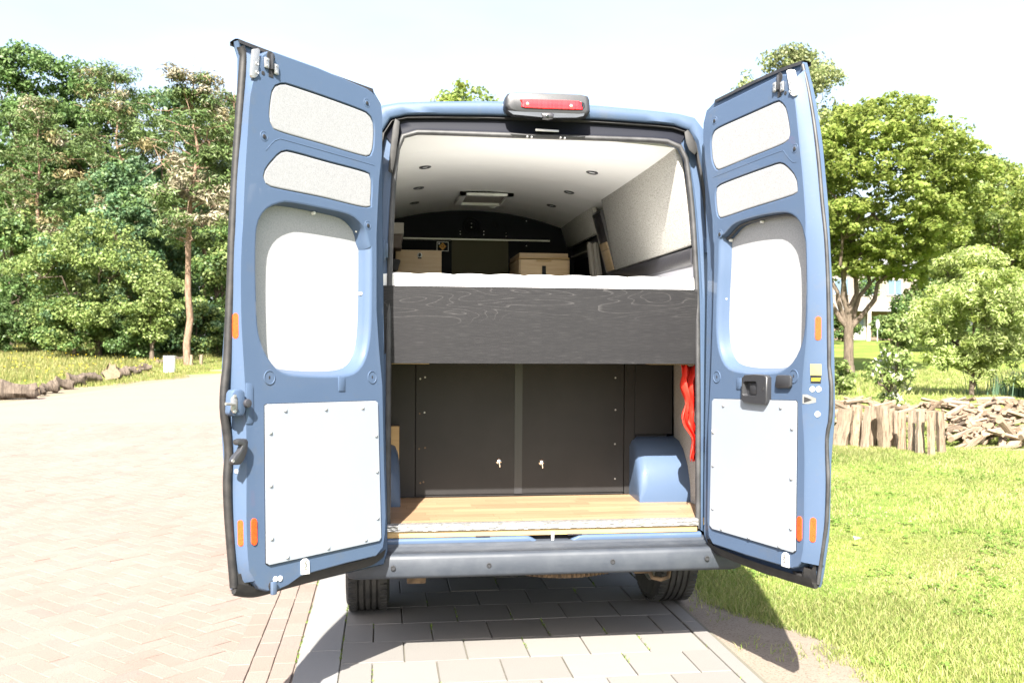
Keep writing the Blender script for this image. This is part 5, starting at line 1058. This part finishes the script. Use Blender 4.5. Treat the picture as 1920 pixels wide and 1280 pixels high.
# ---- right hand side
def maple():
    px, d = 1592, 43; p = base_at(px, d); H = height_to(1640, 165, d)
    root = thing('maple_tree', 'large yellow green maple with forked trunk on the lawn right of the van', 'tree', p)
    g = np.random.default_rng(77); mb = MB(); tp = branch(mb, (0, 0, -.2), (-.02, 0, 2.35), .24, .21, g, 12, 6, .01); mb.lathe((0, 0, -.15), (0, 0, 1), [(.38, 0), (.29, .2), (.24, .6)], 12, (False, False)); mb.build('trunk', BARK, root, 60)
    ends = [(-1.7, .3, 6.0), (-.9, -.8, 7.5), (-.1, .9, 8.2), (.9, -.5, 7.6), (2.0, .4, 6.8), (3.6, -.3, 6.4), (-2.6, .2, 5.2)]
    for e in ends:
        m2 = MB(); pp = branch(m2, (0, 0, 2.1), e, .14, .04, g, 8, 7, .06, .03)
        for _ in range(6): s0 = pp[g.integers(3, 8)]; branch(m2, s0, np.array(s0)+g.normal(size=3)*np.array([1.4, 1.4, .6])+np.array([0, 0, 1.4]), .06, .015, g, 5, 4, .1)
        m2.build('limb', BARK, root, 60)
    C = []; Rr = []; lobes = []
    for _ in range(2600):
        q = g.normal(size=3); q /= np.linalg.norm(q); q *= g.uniform(.35, 1)**.5; hz = q[2]; th_ = math.atan2(hz, q[0]); wx = 4.15*(1-.22*max(0, hz))*(1+.10*math.sin(3*th_+.6)+.07*math.sin(7*th_)); c = np.array([1.5+q[0]*wx, q[1]*3.9, 8.7+q[2]*(H-9.2 if q[2] > 0 else 4.6)])
        if c[2] < 4.6 and abs(c[0]) < 1.6: continue
        if all(np.linalg.norm(c-l_) > .92 for l_ in lobes): lobes.append(c)
    for c in lobes:
        r_ = g.uniform(.6, 1.05)
        for k in range(13):
            d = g.normal(size=3); d /= np.linalg.norm(d); d[2] = abs(d[2])*.9-.22; C.append(c+d*r_*np.array([1.1, 1.1, .75])); Rr.append(g.uniform(.20, .38))
    leaf_mesh('crown', C, Rr, max(8, int(62000/len(C))), .17, LEAF['maple'], root, .9, up=.7, seed=9, flat=.6); return root
maple()
T_('broadleaf_tree', 'bright green tree with dark trunk behind the maple at the right edge', 1862, 300, 62, 320, [('maple', .8), ('light', .2)], 42, nl=34000, leaf=.24, clear=.1, nlobes=24, trunk_r=.3, clump=(.95, .4))
T_('broadleaf_tree', 'tall hazy tree top peeking over the bright green tree', 1850, 278, 78, 150, 'birch', 43, nl=9000, leaf=.3, clear=.3, nlobes=14, trunk_r=.25)
T_('broadleaf_tree', 'green tree standing right behind the maple', 1800, 350, 68, 170, [('maple', .8), ('light', .2)], 44, nl=15000, leaf=.3, clear=.08, nlobes=16, trunk_r=.25, clump=(.95, .4))
T_('birch_tree', 'tall airy birch rising above the open right van door', 1484, 58, 62, 215, 'birch', 45, nl=24000, leaf=.2, clear=.45, nlobes=26, trunk_r=.2, bark=WBARK, clump=(.75, .4), droop=.35, wide=.55)
T_('broadleaf_tree', 'green tree top peeking over the roof of the van', 855, 138, 60, 240, [('maple', .6), ('light', .4)], 46, nl=15000, leaf=.28, clear=.2, nlobes=18, trunk_r=.3, wide=.4)
T_('broadleaf_tree', 'yellow green tree between the right van door and the maple', 1500, 300, 66, 200, [('maple', .7), ('light', .3)], 47, nl=11000, leaf=.3, clear=.15, nlobes=14, trunk_r=.25)
p = base_at(1822, 27); H = height_to(1822, 470, 27)
tree('willow_shrub', 'pale yellow feathery shrub beside the lawn path', 'shrub', p, H, (2.0, 1.6, .5), [('yellow', .8), ('maple', .2)], 48, None, .06, 34000, .14, BARK, 26, .06, 9, (0, 0), (.34, .4), .28)
p = base_at(1905, 26); tree('willow_shrub', 'small pale shrub at the right edge of the picture beside bluish reeds', 'shrub', (p[0]+.6, p[1], p[2]), 1.5, (.8, .7, .4), [('yellow', .6), ('light', .4)], 49, None, .03, 2500, .16, BARK, 8, .05, 4, (0, 0), (.3, .4), .3)
p = at(1672, 700, 17.5); tree('sapling', 'small bush with whitish leaf tips growing behind the upright logs', 'bush', (p.x, p.y, -.03), 1.42, (.42, .4, .55), [('light', .80), ('white', .20)], 50, None, .015, 1500, .085, BARK, 12, .2, 6, (0, 0), (.17, .4))
p = at(1680, 640, 24); tree('sapling', 'thin green sapling standing behind the whitish bush', 'bush', (p.x, p.y, -.03), 2.3, (.4, .35, .6), 'light', 51, None, .012, 520, .12, BARK, 8, .35, 5, (0, 0), (.2, .4))
p = base_at(1575, 27); tree('bush', 'low weedy bush behind the logs next to the right van door', 'bush', p, .9, (.5, .5, .4), 'light', 52, None, .01, 900, .12, BARK, 8, .05, 4, (0, 0), (.2, .4))
for px, d, h, lb in ((1725, 72, 2.6, 'round green bush in front of the house'), (1580, 74, 2.2, 'dark low bush left of the maple trunk by the house'), (1752, 60, 4.2, 'green bush at the foot of the trees right of the house'), (1880, 52, 4.0, 'wide green bush behind the pale feathery shrub'), (1655, 76, 1.8, 'low dark bush against the house wall')):
    p = base_at(px, d); tree('bush', lb, 'bush', p, h, (h*.6 if px != 1880 else 3.5, h*.5, .45), [('light', .4), ('oak', .6)], int(px), 'bushes near the house', .06, 4500, .2, BARK, 10, .05, 4, (0, 0), (.5, .4))
# far shrubbery and trees closing the view behind the van
cc_ = []
for _ in range(900):
    px = g.uniform(440, 2400); d = g.uniform(92, 104); p = at(px, 640, d); cc_.append((p.x, p.y, float(hill(p.x, p.y))+g.uniform(0, 1)*(7 if px < 1560 else 9)))
fo = leaf_mesh('far_trees', cc_, np.full(len(cc_), 1.7), 26, .6, LEAF['light'], None, .7, seed=4); stuff(fo); fo['label'] = 'far green belt of trees behind the house and van'; fo['category'] = 'wood'
# reeds
def blades(name, pts, h, w, material, bend=.35, seed=0, parent=None):
    g = np.random.default_rng(seed); pts = np.asarray(pts, float); N = len(pts); a = g.random(N)*6.283; hh = np.asarray(h)*np.ones(N); ww = np.asarray(w)*np.ones(N); hh = hh*(.5+.9*g.random(N))
    dx = np.stack([np.cos(a), np.sin(a), 0*a], 1); b = g.random(N)*6.283; bd = np.stack([np.cos(b), np.sin(b), 0*b], 1)*(hh*bend*(.2+g.random(N)))[:, None]; up_ = np.stack([0*a, 0*a, hh], 1)
    V = np.empty((N, 5, 3)); V[:, 0] = pts-dx*ww[:, None]; V[:, 1] = pts+dx*ww[:, None]; V[:, 2] = pts+dx*ww[:, None]*.7+up_*.6+bd*.35; V[:, 3] = pts+up_*(.96)+bd; V[:, 4] = pts-dx*ww[:, None]*.7+up_*.6+bd*.35
    me = bpy.data.meshes.new(name); V = V.reshape(-1, 3); me.vertices.add(len(V)); me.vertices.foreach_set('co', V.ravel())
    li = (np.arange(N)[:, None]*5+np.array([0, 1, 2, 4, 4, 2, 3])).ravel(); me.loops.add(len(li)); me.loops.foreach_set('vertex_index', li)
    ls = (np.arange(N)[:, None]*7+np.array([0, 4])).ravel(); lt = np.tile([4, 3], N); me.polygons.add(2*N); me.polygons.foreach_set('loop_start', ls); me.polygons.foreach_set('loop_total', lt); me.update()
    return link(name, me, material, parent)
c = at(1893, 690, 27); q = np.stack([c.x+.5+g.normal(size=420)*.5, c.y+g.normal(size=420)*.5, np.full(420, -.03)], 1)
rd = blades('reeds', q, .75, .012, LEAF['reed'], .3, 8); stuff(rd); rd['label'] = 'clump of bluish reeds at the right edge beside the shrub'; rd['category'] = 'reeds'
# grass
GR = leaf_mat('grass_blades', (.175, .255, .05), (.25, .32, .075), (.37, .35, .15), .5)
GY = leaf_mat('tall_grass', (.11, .15, .03), (.19, .21, .05), (.30, .26, .11), .4)
def scatter(n, dmin, dmax, px0, px1, power=1.0):
    d = dmin+(dmax-dmin)*g.random(n)**power; px = g.uniform(px0, px1, n); k = (px-960)/FPX
    X_ = CAM.x+d*(fwd.x+rgt.x*k); Y_ = CAM.y+d*(fwd.y+rgt.y*k); return X_, Y_, d
def patchy(x, y): return np.sin(x*1.7+np.sin(y*1.3)*1.5)+np.sin(y*2.1+x*.6)+.7*np.sin(x*5.1-y*4.3)
P3 = []; H3 = []; W3 = []
for n, d0, d1, h, w in ((95000, 3.9, 7.5, .025, .0026), (90000, 7.5, 14.5, .032, .004), (60000, 14.5, 27, .06, .008), (40000, 27, 46, .12, .016)):
    x, y, d = scatter(n, d0, d1, 1230, 2100, .8); edge_ = EX+np.interp(y, [-.5, .1, .6, 1.3, 4], [.52, .42, .27, .03, .02])+.07*np.sin(y*5.3+1)+.05*np.sin(y*13)+.03*np.sin(y*31); t = (x-edge_)
    keep = (t > .0) & (g.random(n) < np.clip(.7+t*2, 0, 1)*(.55+.45*(patchy(x, y) > -1.1)))
    x, y, d = x[keep], y[keep], d[keep]; P3.append(np.stack([x, y, hill(x, y)-.035], 1)); H3.append(np.full(len(x), h)*(1+.45*np.clip(patchy(x*.8, y*.7), -1, 2))); W3.append(np.full(len(x), w))
# tufts on the sandy strip
x, y, d = scatter(5000, 3.9, 9, 1200, 1560); t = x-EX; k = (t > .02) & (t < .7) & (patchy(x*4, y*4) > .9); P3.append(np.stack([x[k], y[k], 0*x[k]-.015], 1)); H3.append(np.full(k.sum(), .035)); W3.append(np.full(k.sum(), .0025))
P3, H3, W3 = np.vstack(P3), np.concatenate(H3), np.concatenate(W3)
dry = (np.sin(P3[:, 0]*2.3+1.2*np.sin(P3[:, 1]*1.9))+np.sin(P3[:, 1]*3.1-P3[:, 0]*.9)+g.normal(size=len(P3))*.7) > 1.55
gr = blades('lawn_grass', P3[~dry], H3[~dry], W3[~dry], GR, .9, 15); stuff(gr)
DRYG = leaf_mat('dry_grass_blades', (.26, .27, .09), (.38, .35, .15), (.44, .38, .2), .4)
stuff(blades('dry_grass', P3[dry], H3[dry]*.8, W3[dry], DRYG, .8, 17))
x, y, d = scatter(900, 3.9, 13, 1330, 2050, .8); k = (x-EX > .6) & (patchy(x*1.6+3, y*1.6) > .2); x, y = x[k], y[k]
WD = leaf_mat('weed_leaves', (.12, .21, .035), (.18, .28, .055), None, .45)
wd = leaf_mesh('lawn_weeds', np.stack([x, y, 0*x-.012], 1), g.uniform(.03, .075, len(x)), 9, .032, WD, None, .6, up=2.2, shell=.2, flat=.35, seed=31); stuff(wd)
x, y, d = scatter(60000, 22, 66, -60, 480, .7); xl_ = np.array([road_left(v_) for v_ in y]); t = xl_-x; k = (t > .9+.5*np.sin(y*.35)+.3*np.sin(y*1.1)) ; x, y, t = x[k], y[k], t[k]
gl = blades('meadow_grass', np.stack([x, y, hill(x, y)-.035], 1), np.where(t < 4.5, .10, .26), np.where(y < 35, .010, .016), GY, .45, 16); stuff(gl)
# buttercups in the meadow
x, y, d = scatter(170, 26, 56, -40, 330); k = (np.array([road_left(v_) for v_ in y])-x) > 2.2; BUT = mat('yellow_petals', (.7, .5, .02), .6)
mb = MB()
for a, b in zip(x[k], y[k]):
    zz = float(hill(a, b))+rng.uniform(.2, .5); mb.lathe((a, b, zz), (0, -.3, 1), [(.03, .014), (.012, 0)], 6)
stuff(mb.build('buttercups', BUT))
# ================================================================ LOGS, POSTS, HOUSE
SPLIT = mat('weathered_split_wood', (.42, .33, .24), .9, 0, .15); ns = noise(SPLIT, coords(SPLIT, (45, 45, 5)), 1, 6, .7, .6); orr = obj_random(SPLIT)
c = ramp(SPLIT, ns, [(.36, (.05, .035, .025)), (.47, (.22, .16, .11)), (.7, (.33, .255, .185))]); c = mix(SPLIT, mix(SPLIT, .5, orr, (0, 0, 0)), c, (.17, .14, .115)); base(SPLIT, c); bump(SPLIT, ns, .8, .02)
CUT = mat('sawn_wood_end', (.42, .31, .2), .85); base(CUT, ramp(CUT, noise(CUT, coords(CUT), 14, 4), [(.3, (.12, .085, .055)), (.7, (.20, .15, .10))]))
OLDLOG = mat('old_log_bark', (.13, .10, .08), .95, 0, .1); no = noise(OLDLOG, coords(OLDLOG, (2, 2, 10)), 1.6, 7, .7); base(OLDLOG, ramp(OLDLOG, no, [(.3, (.03, .024, .02)), (.55, (.11, .088, .07)), (.75, (.20, .165, .135))])); bump(OLDLOG, no, 1, .05)
def log_mesh(L_, r_, g, sides=9, split=False, taper=.85):
    """log along local z, base at 0; irregular outline, uneven ends"""
    an = np.sort(g.uniform(0, 6.283, sides)); an = np.linspace(0, 6.283, sides, endpoint=False)+g.normal(size=sides)*.15; rr = r_*g.uniform(.78, 1.12, sides)
    if split: rr = rr*np.where(np.cos(an-1) > .1, .45, 1.0)
    n = 7; loops = []
    for i in range(n):
        t = i/(n-1); k = 1+(taper-1)*t; ox, oy = r_*.12*math.sin(3*t+g.random()), r_*.12*math.cos(2.3*t)
        dz = g.normal(size=sides)*r_*.16 if i in (0, n-1) else np.zeros(sides)
        loops.append([(ox+rr[j]*k*(1+g.normal()*.09)*math.cos(an[j]), oy+rr[j]*k*(1+g.normal()*.09)*math.sin(an[j]), L_*t+dz[j]) for j in range(sides)])
    m = MB(); m.loft(loops, True, (True, True)); return m
def log_obj(name, m, material, pos, direction, label, cat, group, end=CUT):
    me_o = m.build(name, [material, end], None, 28)
    for p in me_o.data.polygons:
        if len(p.vertices) > 4: p.material_index = 1
    q = Vector(direction).to_track_quat('Z', 'Y'); me_o.rotation_mode = 'QUATERNION'; me_o.rotation_quaternion = q; me_o.location = pos; tag(me_o, label, cat, group); return me_o
g = np.random.default_rng(99)
ug = 'split logs standing upright in a row'
ordn = ['leaning split log standing against the van door side, first of the upright row', 'second upright log, thin, beside the leaning first one', 'third upright log, brownish and broad with slanted top', 'fourth upright log, tall and pale', 'fifth upright log, narrow and brown', 'sixth upright log, broad pale and flat topped, left of the dark gap', 'seventh upright log, whitish and wide, right of the dark gap', 'eighth upright log, brown with cracks, below the whitish bush', 'ninth upright log, thin sliver behind its neighbours', 'tenth upright log, smooth and square topped', 'eleventh upright log, smooth and narrow', 'twelfth upright log with dark cracks, tallest of the right half', 'thirteenth upright log, grooved and tilted to the right', 'fourteenth upright log, last before the tumbled woodpile']
ups = [(1575, 772, 832, 34, .12), (1590, 768, 826, 18, .08), (1606, 765, 832, 26, .02), (1622, 765, 836, 18, .10), (1637, 764, 832, 18, .03), (1653, 764, 833, 20, .02), (1657, 766, 836, 26, -.05), (1672, 768, 832, 22, -.03), (1681, 772, 834, 10, 0), (1693, 774, 840, 18, 0), (1710, 773, 842, 17, 0), (1727, 775, 846, 20, .02), (1745, 774, 849, 19, -.04), (1764, 774, 844, 18, -.02)]
for (px, yt, yb, w, ln), lb in zip(ups, ordn):
    d = 1750*1.52/(yb-642); b_ = at(px, yb, d); H = (yb-yt)/1750*d*1.03; r_ = w/1750*d/2*.9
    log_obj('upright_log', log_mesh(H+.1, r_, g, 8, False, .95), SPLIT, (b_.x, b_.y, -.1), (ln, g.normal()*.03, 1), lb, 'log', ug)
# rubble of split logs behind and to the right
n_pile = 0
def pile(px, py, d, L_, r_, yaw, tilt, lab, grp):
    p = at(px, py, d); dr = Vector((math.cos(yaw)*math.cos(tilt), math.sin(yaw)*math.cos(tilt), math.sin(tilt)))
    log_obj('split_log', log_mesh(L_, r_, g, 7, g.random() < .7, .85), SPLIT, p-dr*L_*.5, dr, lab, 'log', grp)
big = [(1800, 838, 13.9, 1.0, .085, .35, .25, 'long pale split log leaning low at the near end of the woodpile'), (1826, 828, 14.0, .9, .08, .5, .4, 'split log propped up diagonally in front of the woodpile'), (1850, 842, 13.7, 1.1, .08, .1, .06, 'long log lying flat at the foot of the woodpile'), (1880, 820, 14.0, .8, .09, .9, .5, 'pale log sticking up steeply near the right edge'), (1905, 832, 13.9, .9, .085, .4, .55, 'dark cracked log at the right edge of the woodpile'), (1900, 846, 13.5, .9, .07, -.1, .05, 'low log lying at the bottom right of the woodpile'), (1815, 800, 14.6, .8, .08, 0, .1, 'grey log lying across the woodpile beside the last upright log'), (1855, 803, 14.5, .7, .075, -.4, .1, 'log with dark hollow in the middle of the woodpile')]
for b_ in big: pile(*b_, 'split logs heaped in the woodpile')
lab2 = 'weathered split log piled loosely in the heap right of the upright logs'; lab3 = 'pale split log lying in the long row behind the upright logs'
for i in range(150):
    px = g.uniform(1775, 1990); hfrac = g.random(); ybase = 846; d = 13.6+2.6*hfrac+g.random()*.6; p0 = at(px, 700, d); z = .04+.36*hfrac+.05*g.random()+(.08 if px > 1850 else 0)
    dr_y = g.normal()*.6+.5; tl = g.normal()*.25
    p = Vector((p0.x, p0.y, z)); dr = Vector((math.cos(dr_y)*math.cos(tl), math.sin(dr_y)*math.cos(tl), math.sin(tl))); L_ = g.uniform(.35, .8)
    log_obj('split_log', log_mesh(L_, g.uniform(.03, .065), g, 7, g.random() < .7, .85), SPLIT, p-dr*L_*.5, dr, lab2, 'log', 'split logs heaped in the woodpile')
for i in range(85):
    px = g.uniform(1555, 1830); d = 14.6+2.3*g.random(); p0 = at(px, 700, d); z = .12+.36*min(1, (d-14.4)/1.2)*g.uniform(.6, 1.1)
    dr_y = g.normal()*.7; tl = g.normal()*.2; p = Vector((p0.x, p0.y, z)); dr = Vector((math.cos(dr_y)*math.cos(tl), math.sin(dr_y)*math.cos(tl), math.sin(tl))); L_ = g.uniform(.3, .7)
    log_obj('split_log', log_mesh(L_, g.uniform(.03, .06), g, 7, g.random() < .7, .85), SPLIT, p-dr*L_*.5, dr, lab3, 'log', 'split logs lying behind the upright row')
# logs along the left road edge
lg = 'old logs lying along the road edge'
for px, yb, L_, r_, yaw, tl, lb in [
    (6, 748, 1.5, .27, .25, .0, 'thick brown old log at the left edge of the picture'), (75, 741, .42, .15, 1.2, .2, 'short mossy stump log right of the thick brown log'), (93, 736, .7, .20, .55, .25, 'broken grey log with jagged end beside the thick brown log'), (118, 729, .8, .19, .7, -.15, 'brown log second after the broken grey one'), (143, 722, .9, .22, .6, .12, 'mossy log in the middle of the roadside row'), (172, 716, .9, .20, .5, -.1, 'dark log right before the pale sawn end'),
    (210, 711, .8, .30, 1.62, .0, 'log with pale round sawn end facing the road'), (231, 706, .7, .22, .5, .3, 'log leaning behind the pale sawn end'), (252, 702, .8, .20, .6, -.1, 'gnarled log last but one before the white box'), (272, 697, .8, .23, .5, .2, 'knotty grey log last before the white box'),
    (303, 690, .7, .17, .6, .0, 'log half hidden behind the white utility box'), (334, 687, .9, .17, .5, .15, 'long log right of the white utility box'), (352, 682, .9, .20, .5, .2, 'log running up to the two small posts')]:
    d = dist_at(px, yb); p = at(px, yb, d); p.z = float(hill(p.x, p.y))+r_*.72; dr = Vector((math.cos(yaw)*math.cos(tl), math.sin(yaw)*math.cos(tl), math.sin(tl)))
    L_ *= .62 if yb < 745 else 1; r_ *= g.uniform(.8, 1.05); mm = log_mesh(L_, r_, g, 14, False, .88)
    ph = g.uniform(0, 6, 4)
    mm.v = [(x*(1+.24*math.sin(z/L_*7+ph[0]+math.atan2(y, x))+.10*math.sin(z/L_*15+ph[1])), y*(1+.24*math.sin(z/L_*6+ph[2])+.08*math.sin(3*math.atan2(y, x)+ph[3])), z) for x, y, z in mm.v]
    o = log_obj('old_log', mm, OLDLOG, p-dr*L_*.5, dr, lb, 'log', lg); o.data.set_sharp_from_angle(angle=R(75))
# white utility box
p = base_at(318, 41); ub = thing('utility_box', 'white utility box standing in the grass by the road', 'utility box', p)
UW = mat('white_painted_metal', (.62, .62, .60), .6); UG = mat('grey_painted_metal', (.40, .41, .41), .6)
MB().box((-.22, -.15, -.05), (.22, .15, .72)).build('cabinet', UW, ub, bevel=.01); MB().box((-.245, -.18, .722), (.245, .18, .75)).build('cap', UG, ub, bevel=.008); MB().box((-.20, -.158, .06), (.18, -.1515, .67)).build('door', UW, ub, bevel=.003); MB().box((.13, -.166, .42), (.16, -.159, .5)).build('handle', UG, ub)
for px, d, h, lb in ((359, 47, .55, 'left of two small weathered posts by the roadside'), (378, 48, .52, 'right of two small weathered posts by the roadside')):
    p = base_at(px, d); m = log_mesh(h+.1, .085, g, 8, False, .95); log_obj('wooden_post', m, SPLIT, (p[0], p[1], p[2]-.1), (0, 0, 1), lb, 'post', 'small posts by the roadside')
# house beyond the lawn
hx = at(1640, 600, 84); hz0 = float(hill(hx.x, hx.y)); ho = thing('house', 'pale brick house with white fascia half hidden behind the maple', 'house', (hx.x, hx.y, hz0))
HB = mat('pale_brick_wall', (.40, .33, .27), .9); bt = nodes(HB)[0].new('ShaderNodeTexBrick'); bt.inputs['Scale'].default_value = 4; bt.inputs['Color1'].default_value = (.19, .155, .125, 1); bt.inputs['Color2'].default_value = (.16, .13, .105, 1); bt.inputs['Mortar'].default_value = (.3, .28, .26, 1); nodes(HB)[1].new(coords(HB, rot=(R(90), 0, 0)), bt.inputs['Vector']); base(HB, bt.outputs['Color'])
HD = mat('brown_brick_wall', (.16, .11, .085), .9); WP = mat('white_window_paint', (.26, .26, .26), .5); RT = mat('grey_roof_tile', (.13, .13, .14), .7); WG = mat('window_glass', (.10, .15, .20), .05, 0, .8)
MB().box((-6.5, 0, 0), (4.2, 8, 2.75)).build('lower_wall', HD, ho); MB().box((-6.5, .02, 2.76), (4.2, 8, 6.3)).build('upper_wall', HB, ho)
m = MB(); m.hexa([(-6.9, -.5, 6.25), (4.6, -.5, 6.25), (4.6, 4, 9.4), (-6.9, 4, 9.4)], [(-6.9, -.5, 6.4), (4.6, -.5, 6.4), (4.6, 4, 9.55), (-6.9, 4, 9.55)]); m.hexa([(-6.9, 8.5, 6.25), (4.6, 8.5, 6.25), (4.6, 4.01, 9.4), (-6.9, 4.01, 9.4)], [(-6.9, 8.5, 6.4), (4.6, 8.5, 6.4), (4.6, 4.01, 9.55), (-6.9, 4.01, 9.55)]); roof = m.build('roof', RT, ho)
m = MB(); m.hexa([(-6.5, .02, 6.3), (-6.5, 8, 6.3), (-6.5, 4, 9.4), (-6.49, 4, 9.4)], [(-6.3, .02, 6.3), (-6.3, 8, 6.3), (-6.3, 4, 9.4), (-6.31, 4, 9.4)]); m.hexa([(4.0, .02, 6.3), (4.0, 8, 6.3), (4.0, 4, 9.4), (4.01, 4, 9.4)], [(4.2, .02, 6.3), (4.2, 8, 6.3), (4.2, 4, 9.4), (4.19, 4, 9.4)]); m.build('gable', HB, ho)
MB().box((-6.9, -1.3, 2.55), (3.6, -.01, 2.95)).build('white_fascia', WP, ho); m = MB(); m.hexa([(3.62, -1.3, 2.5), (4.6, -1.3, 3.6), (4.6, -1.1, 3.6), (3.62, -1.1, 2.5)], [(3.62, -1.3, 2.8), (4.6, -1.3, 3.9), (4.6, -1.1, 3.9), (3.62, -1.1, 2.8)]); m.build('white_bargeboard', WP, ho)
for wx in (-5.2, -3.2, -.6, 1.9):
    f = MB(); 
    for lo, hi in (((wx-.75, -.05, 4.0), (wx+.75, .015, 4.1)), ((wx-.75, -.05, 5.4), (wx+.75, .015, 5.5)), ((wx-.75, -.05, 4.1), (wx-.65, .015, 5.4)), ((wx+.65, -.05, 4.1), (wx+.75, .015, 5.4)), ((wx-.04, -.04, 4.1), (wx+.04, .012, 5.4))): f.box(lo, hi)
    fr_ = f.build('window', WP, ho); MB().box((wx-.65, -.02, 4.1), (wx+.65, .01, 5.4)).build('pane', WG, fr_)
for wx in (-4.5, -1.5):
    f = MB(); f.box((wx-.6, -.06, 0), (wx+.6, -.01, 2.15)); d_ = f.build('door', WP, ho); MB().box((wx-.4, -.075, 1.1), (wx+.4, -.065, 1.95)).build('pane', WG, d_)
for px, d, h, r_, bk, lb in ((1628, 76, 4.2, .18, WBARK, 'pale bare birch trunk in front of the house'), (1691, 68, 2.6, .24, BARK, 'short brown tree trunk right of the house')):
    p = base_at(px, d); root = thing('tree_trunk', lb, 'tree', p); m = MB(); branch(m, (0, 0, -.1), (.1, 0, h), r_, r_*.7, g, 9, 5, .02); m.build('trunk', bk, root, 60)
    leaf_mesh('crown', [(0.3*math.cos(k*2), .3*math.sin(k*2), h+.3*k*.3) for k in range(6)], np.full(6, .7), 120, .22, LEAF['oak'], root, .7, seed=int(px))
p = base_at(1645, 74); sgn = thing('garden_sign', 'white oval board on a pole before the house', 'sign', p); m = MB(); m.tube([(0, 0, 0), (0, 0, 1.6)], .03, 8); m.build('pole', UG, sgn); m = MB(); m.lathe((0, -.04, 1.35), (0, -1, 0), [(.01, .03), (.33, .03), (.35, 0)], 20); q = m.build('board', WP, sgn); q.scale = (.5, 1, 1.15); q.location = (0, 0, -.2)
# litter on the lawn
p = at(1607, 1018, 1750*1.52/(1018-642)); m = MB(); m.add([(-.03, -.02, .0), (.03, -.015, .012), (.035, .02, .004), (-.02, .025, .016)], [(0, 1, 2, 3)]); m.add([(-.03, -.02, -.004), (.03, -.015, .008), (.035, .02, 0), (-.02, .025, .012)], [(3, 2, 1, 0)]); o = m.build('paper_scrap', WP); o.location = (p.x, p.y, .03); tag(o, 'small white paper scrap lying in the lawn grass', 'litter')
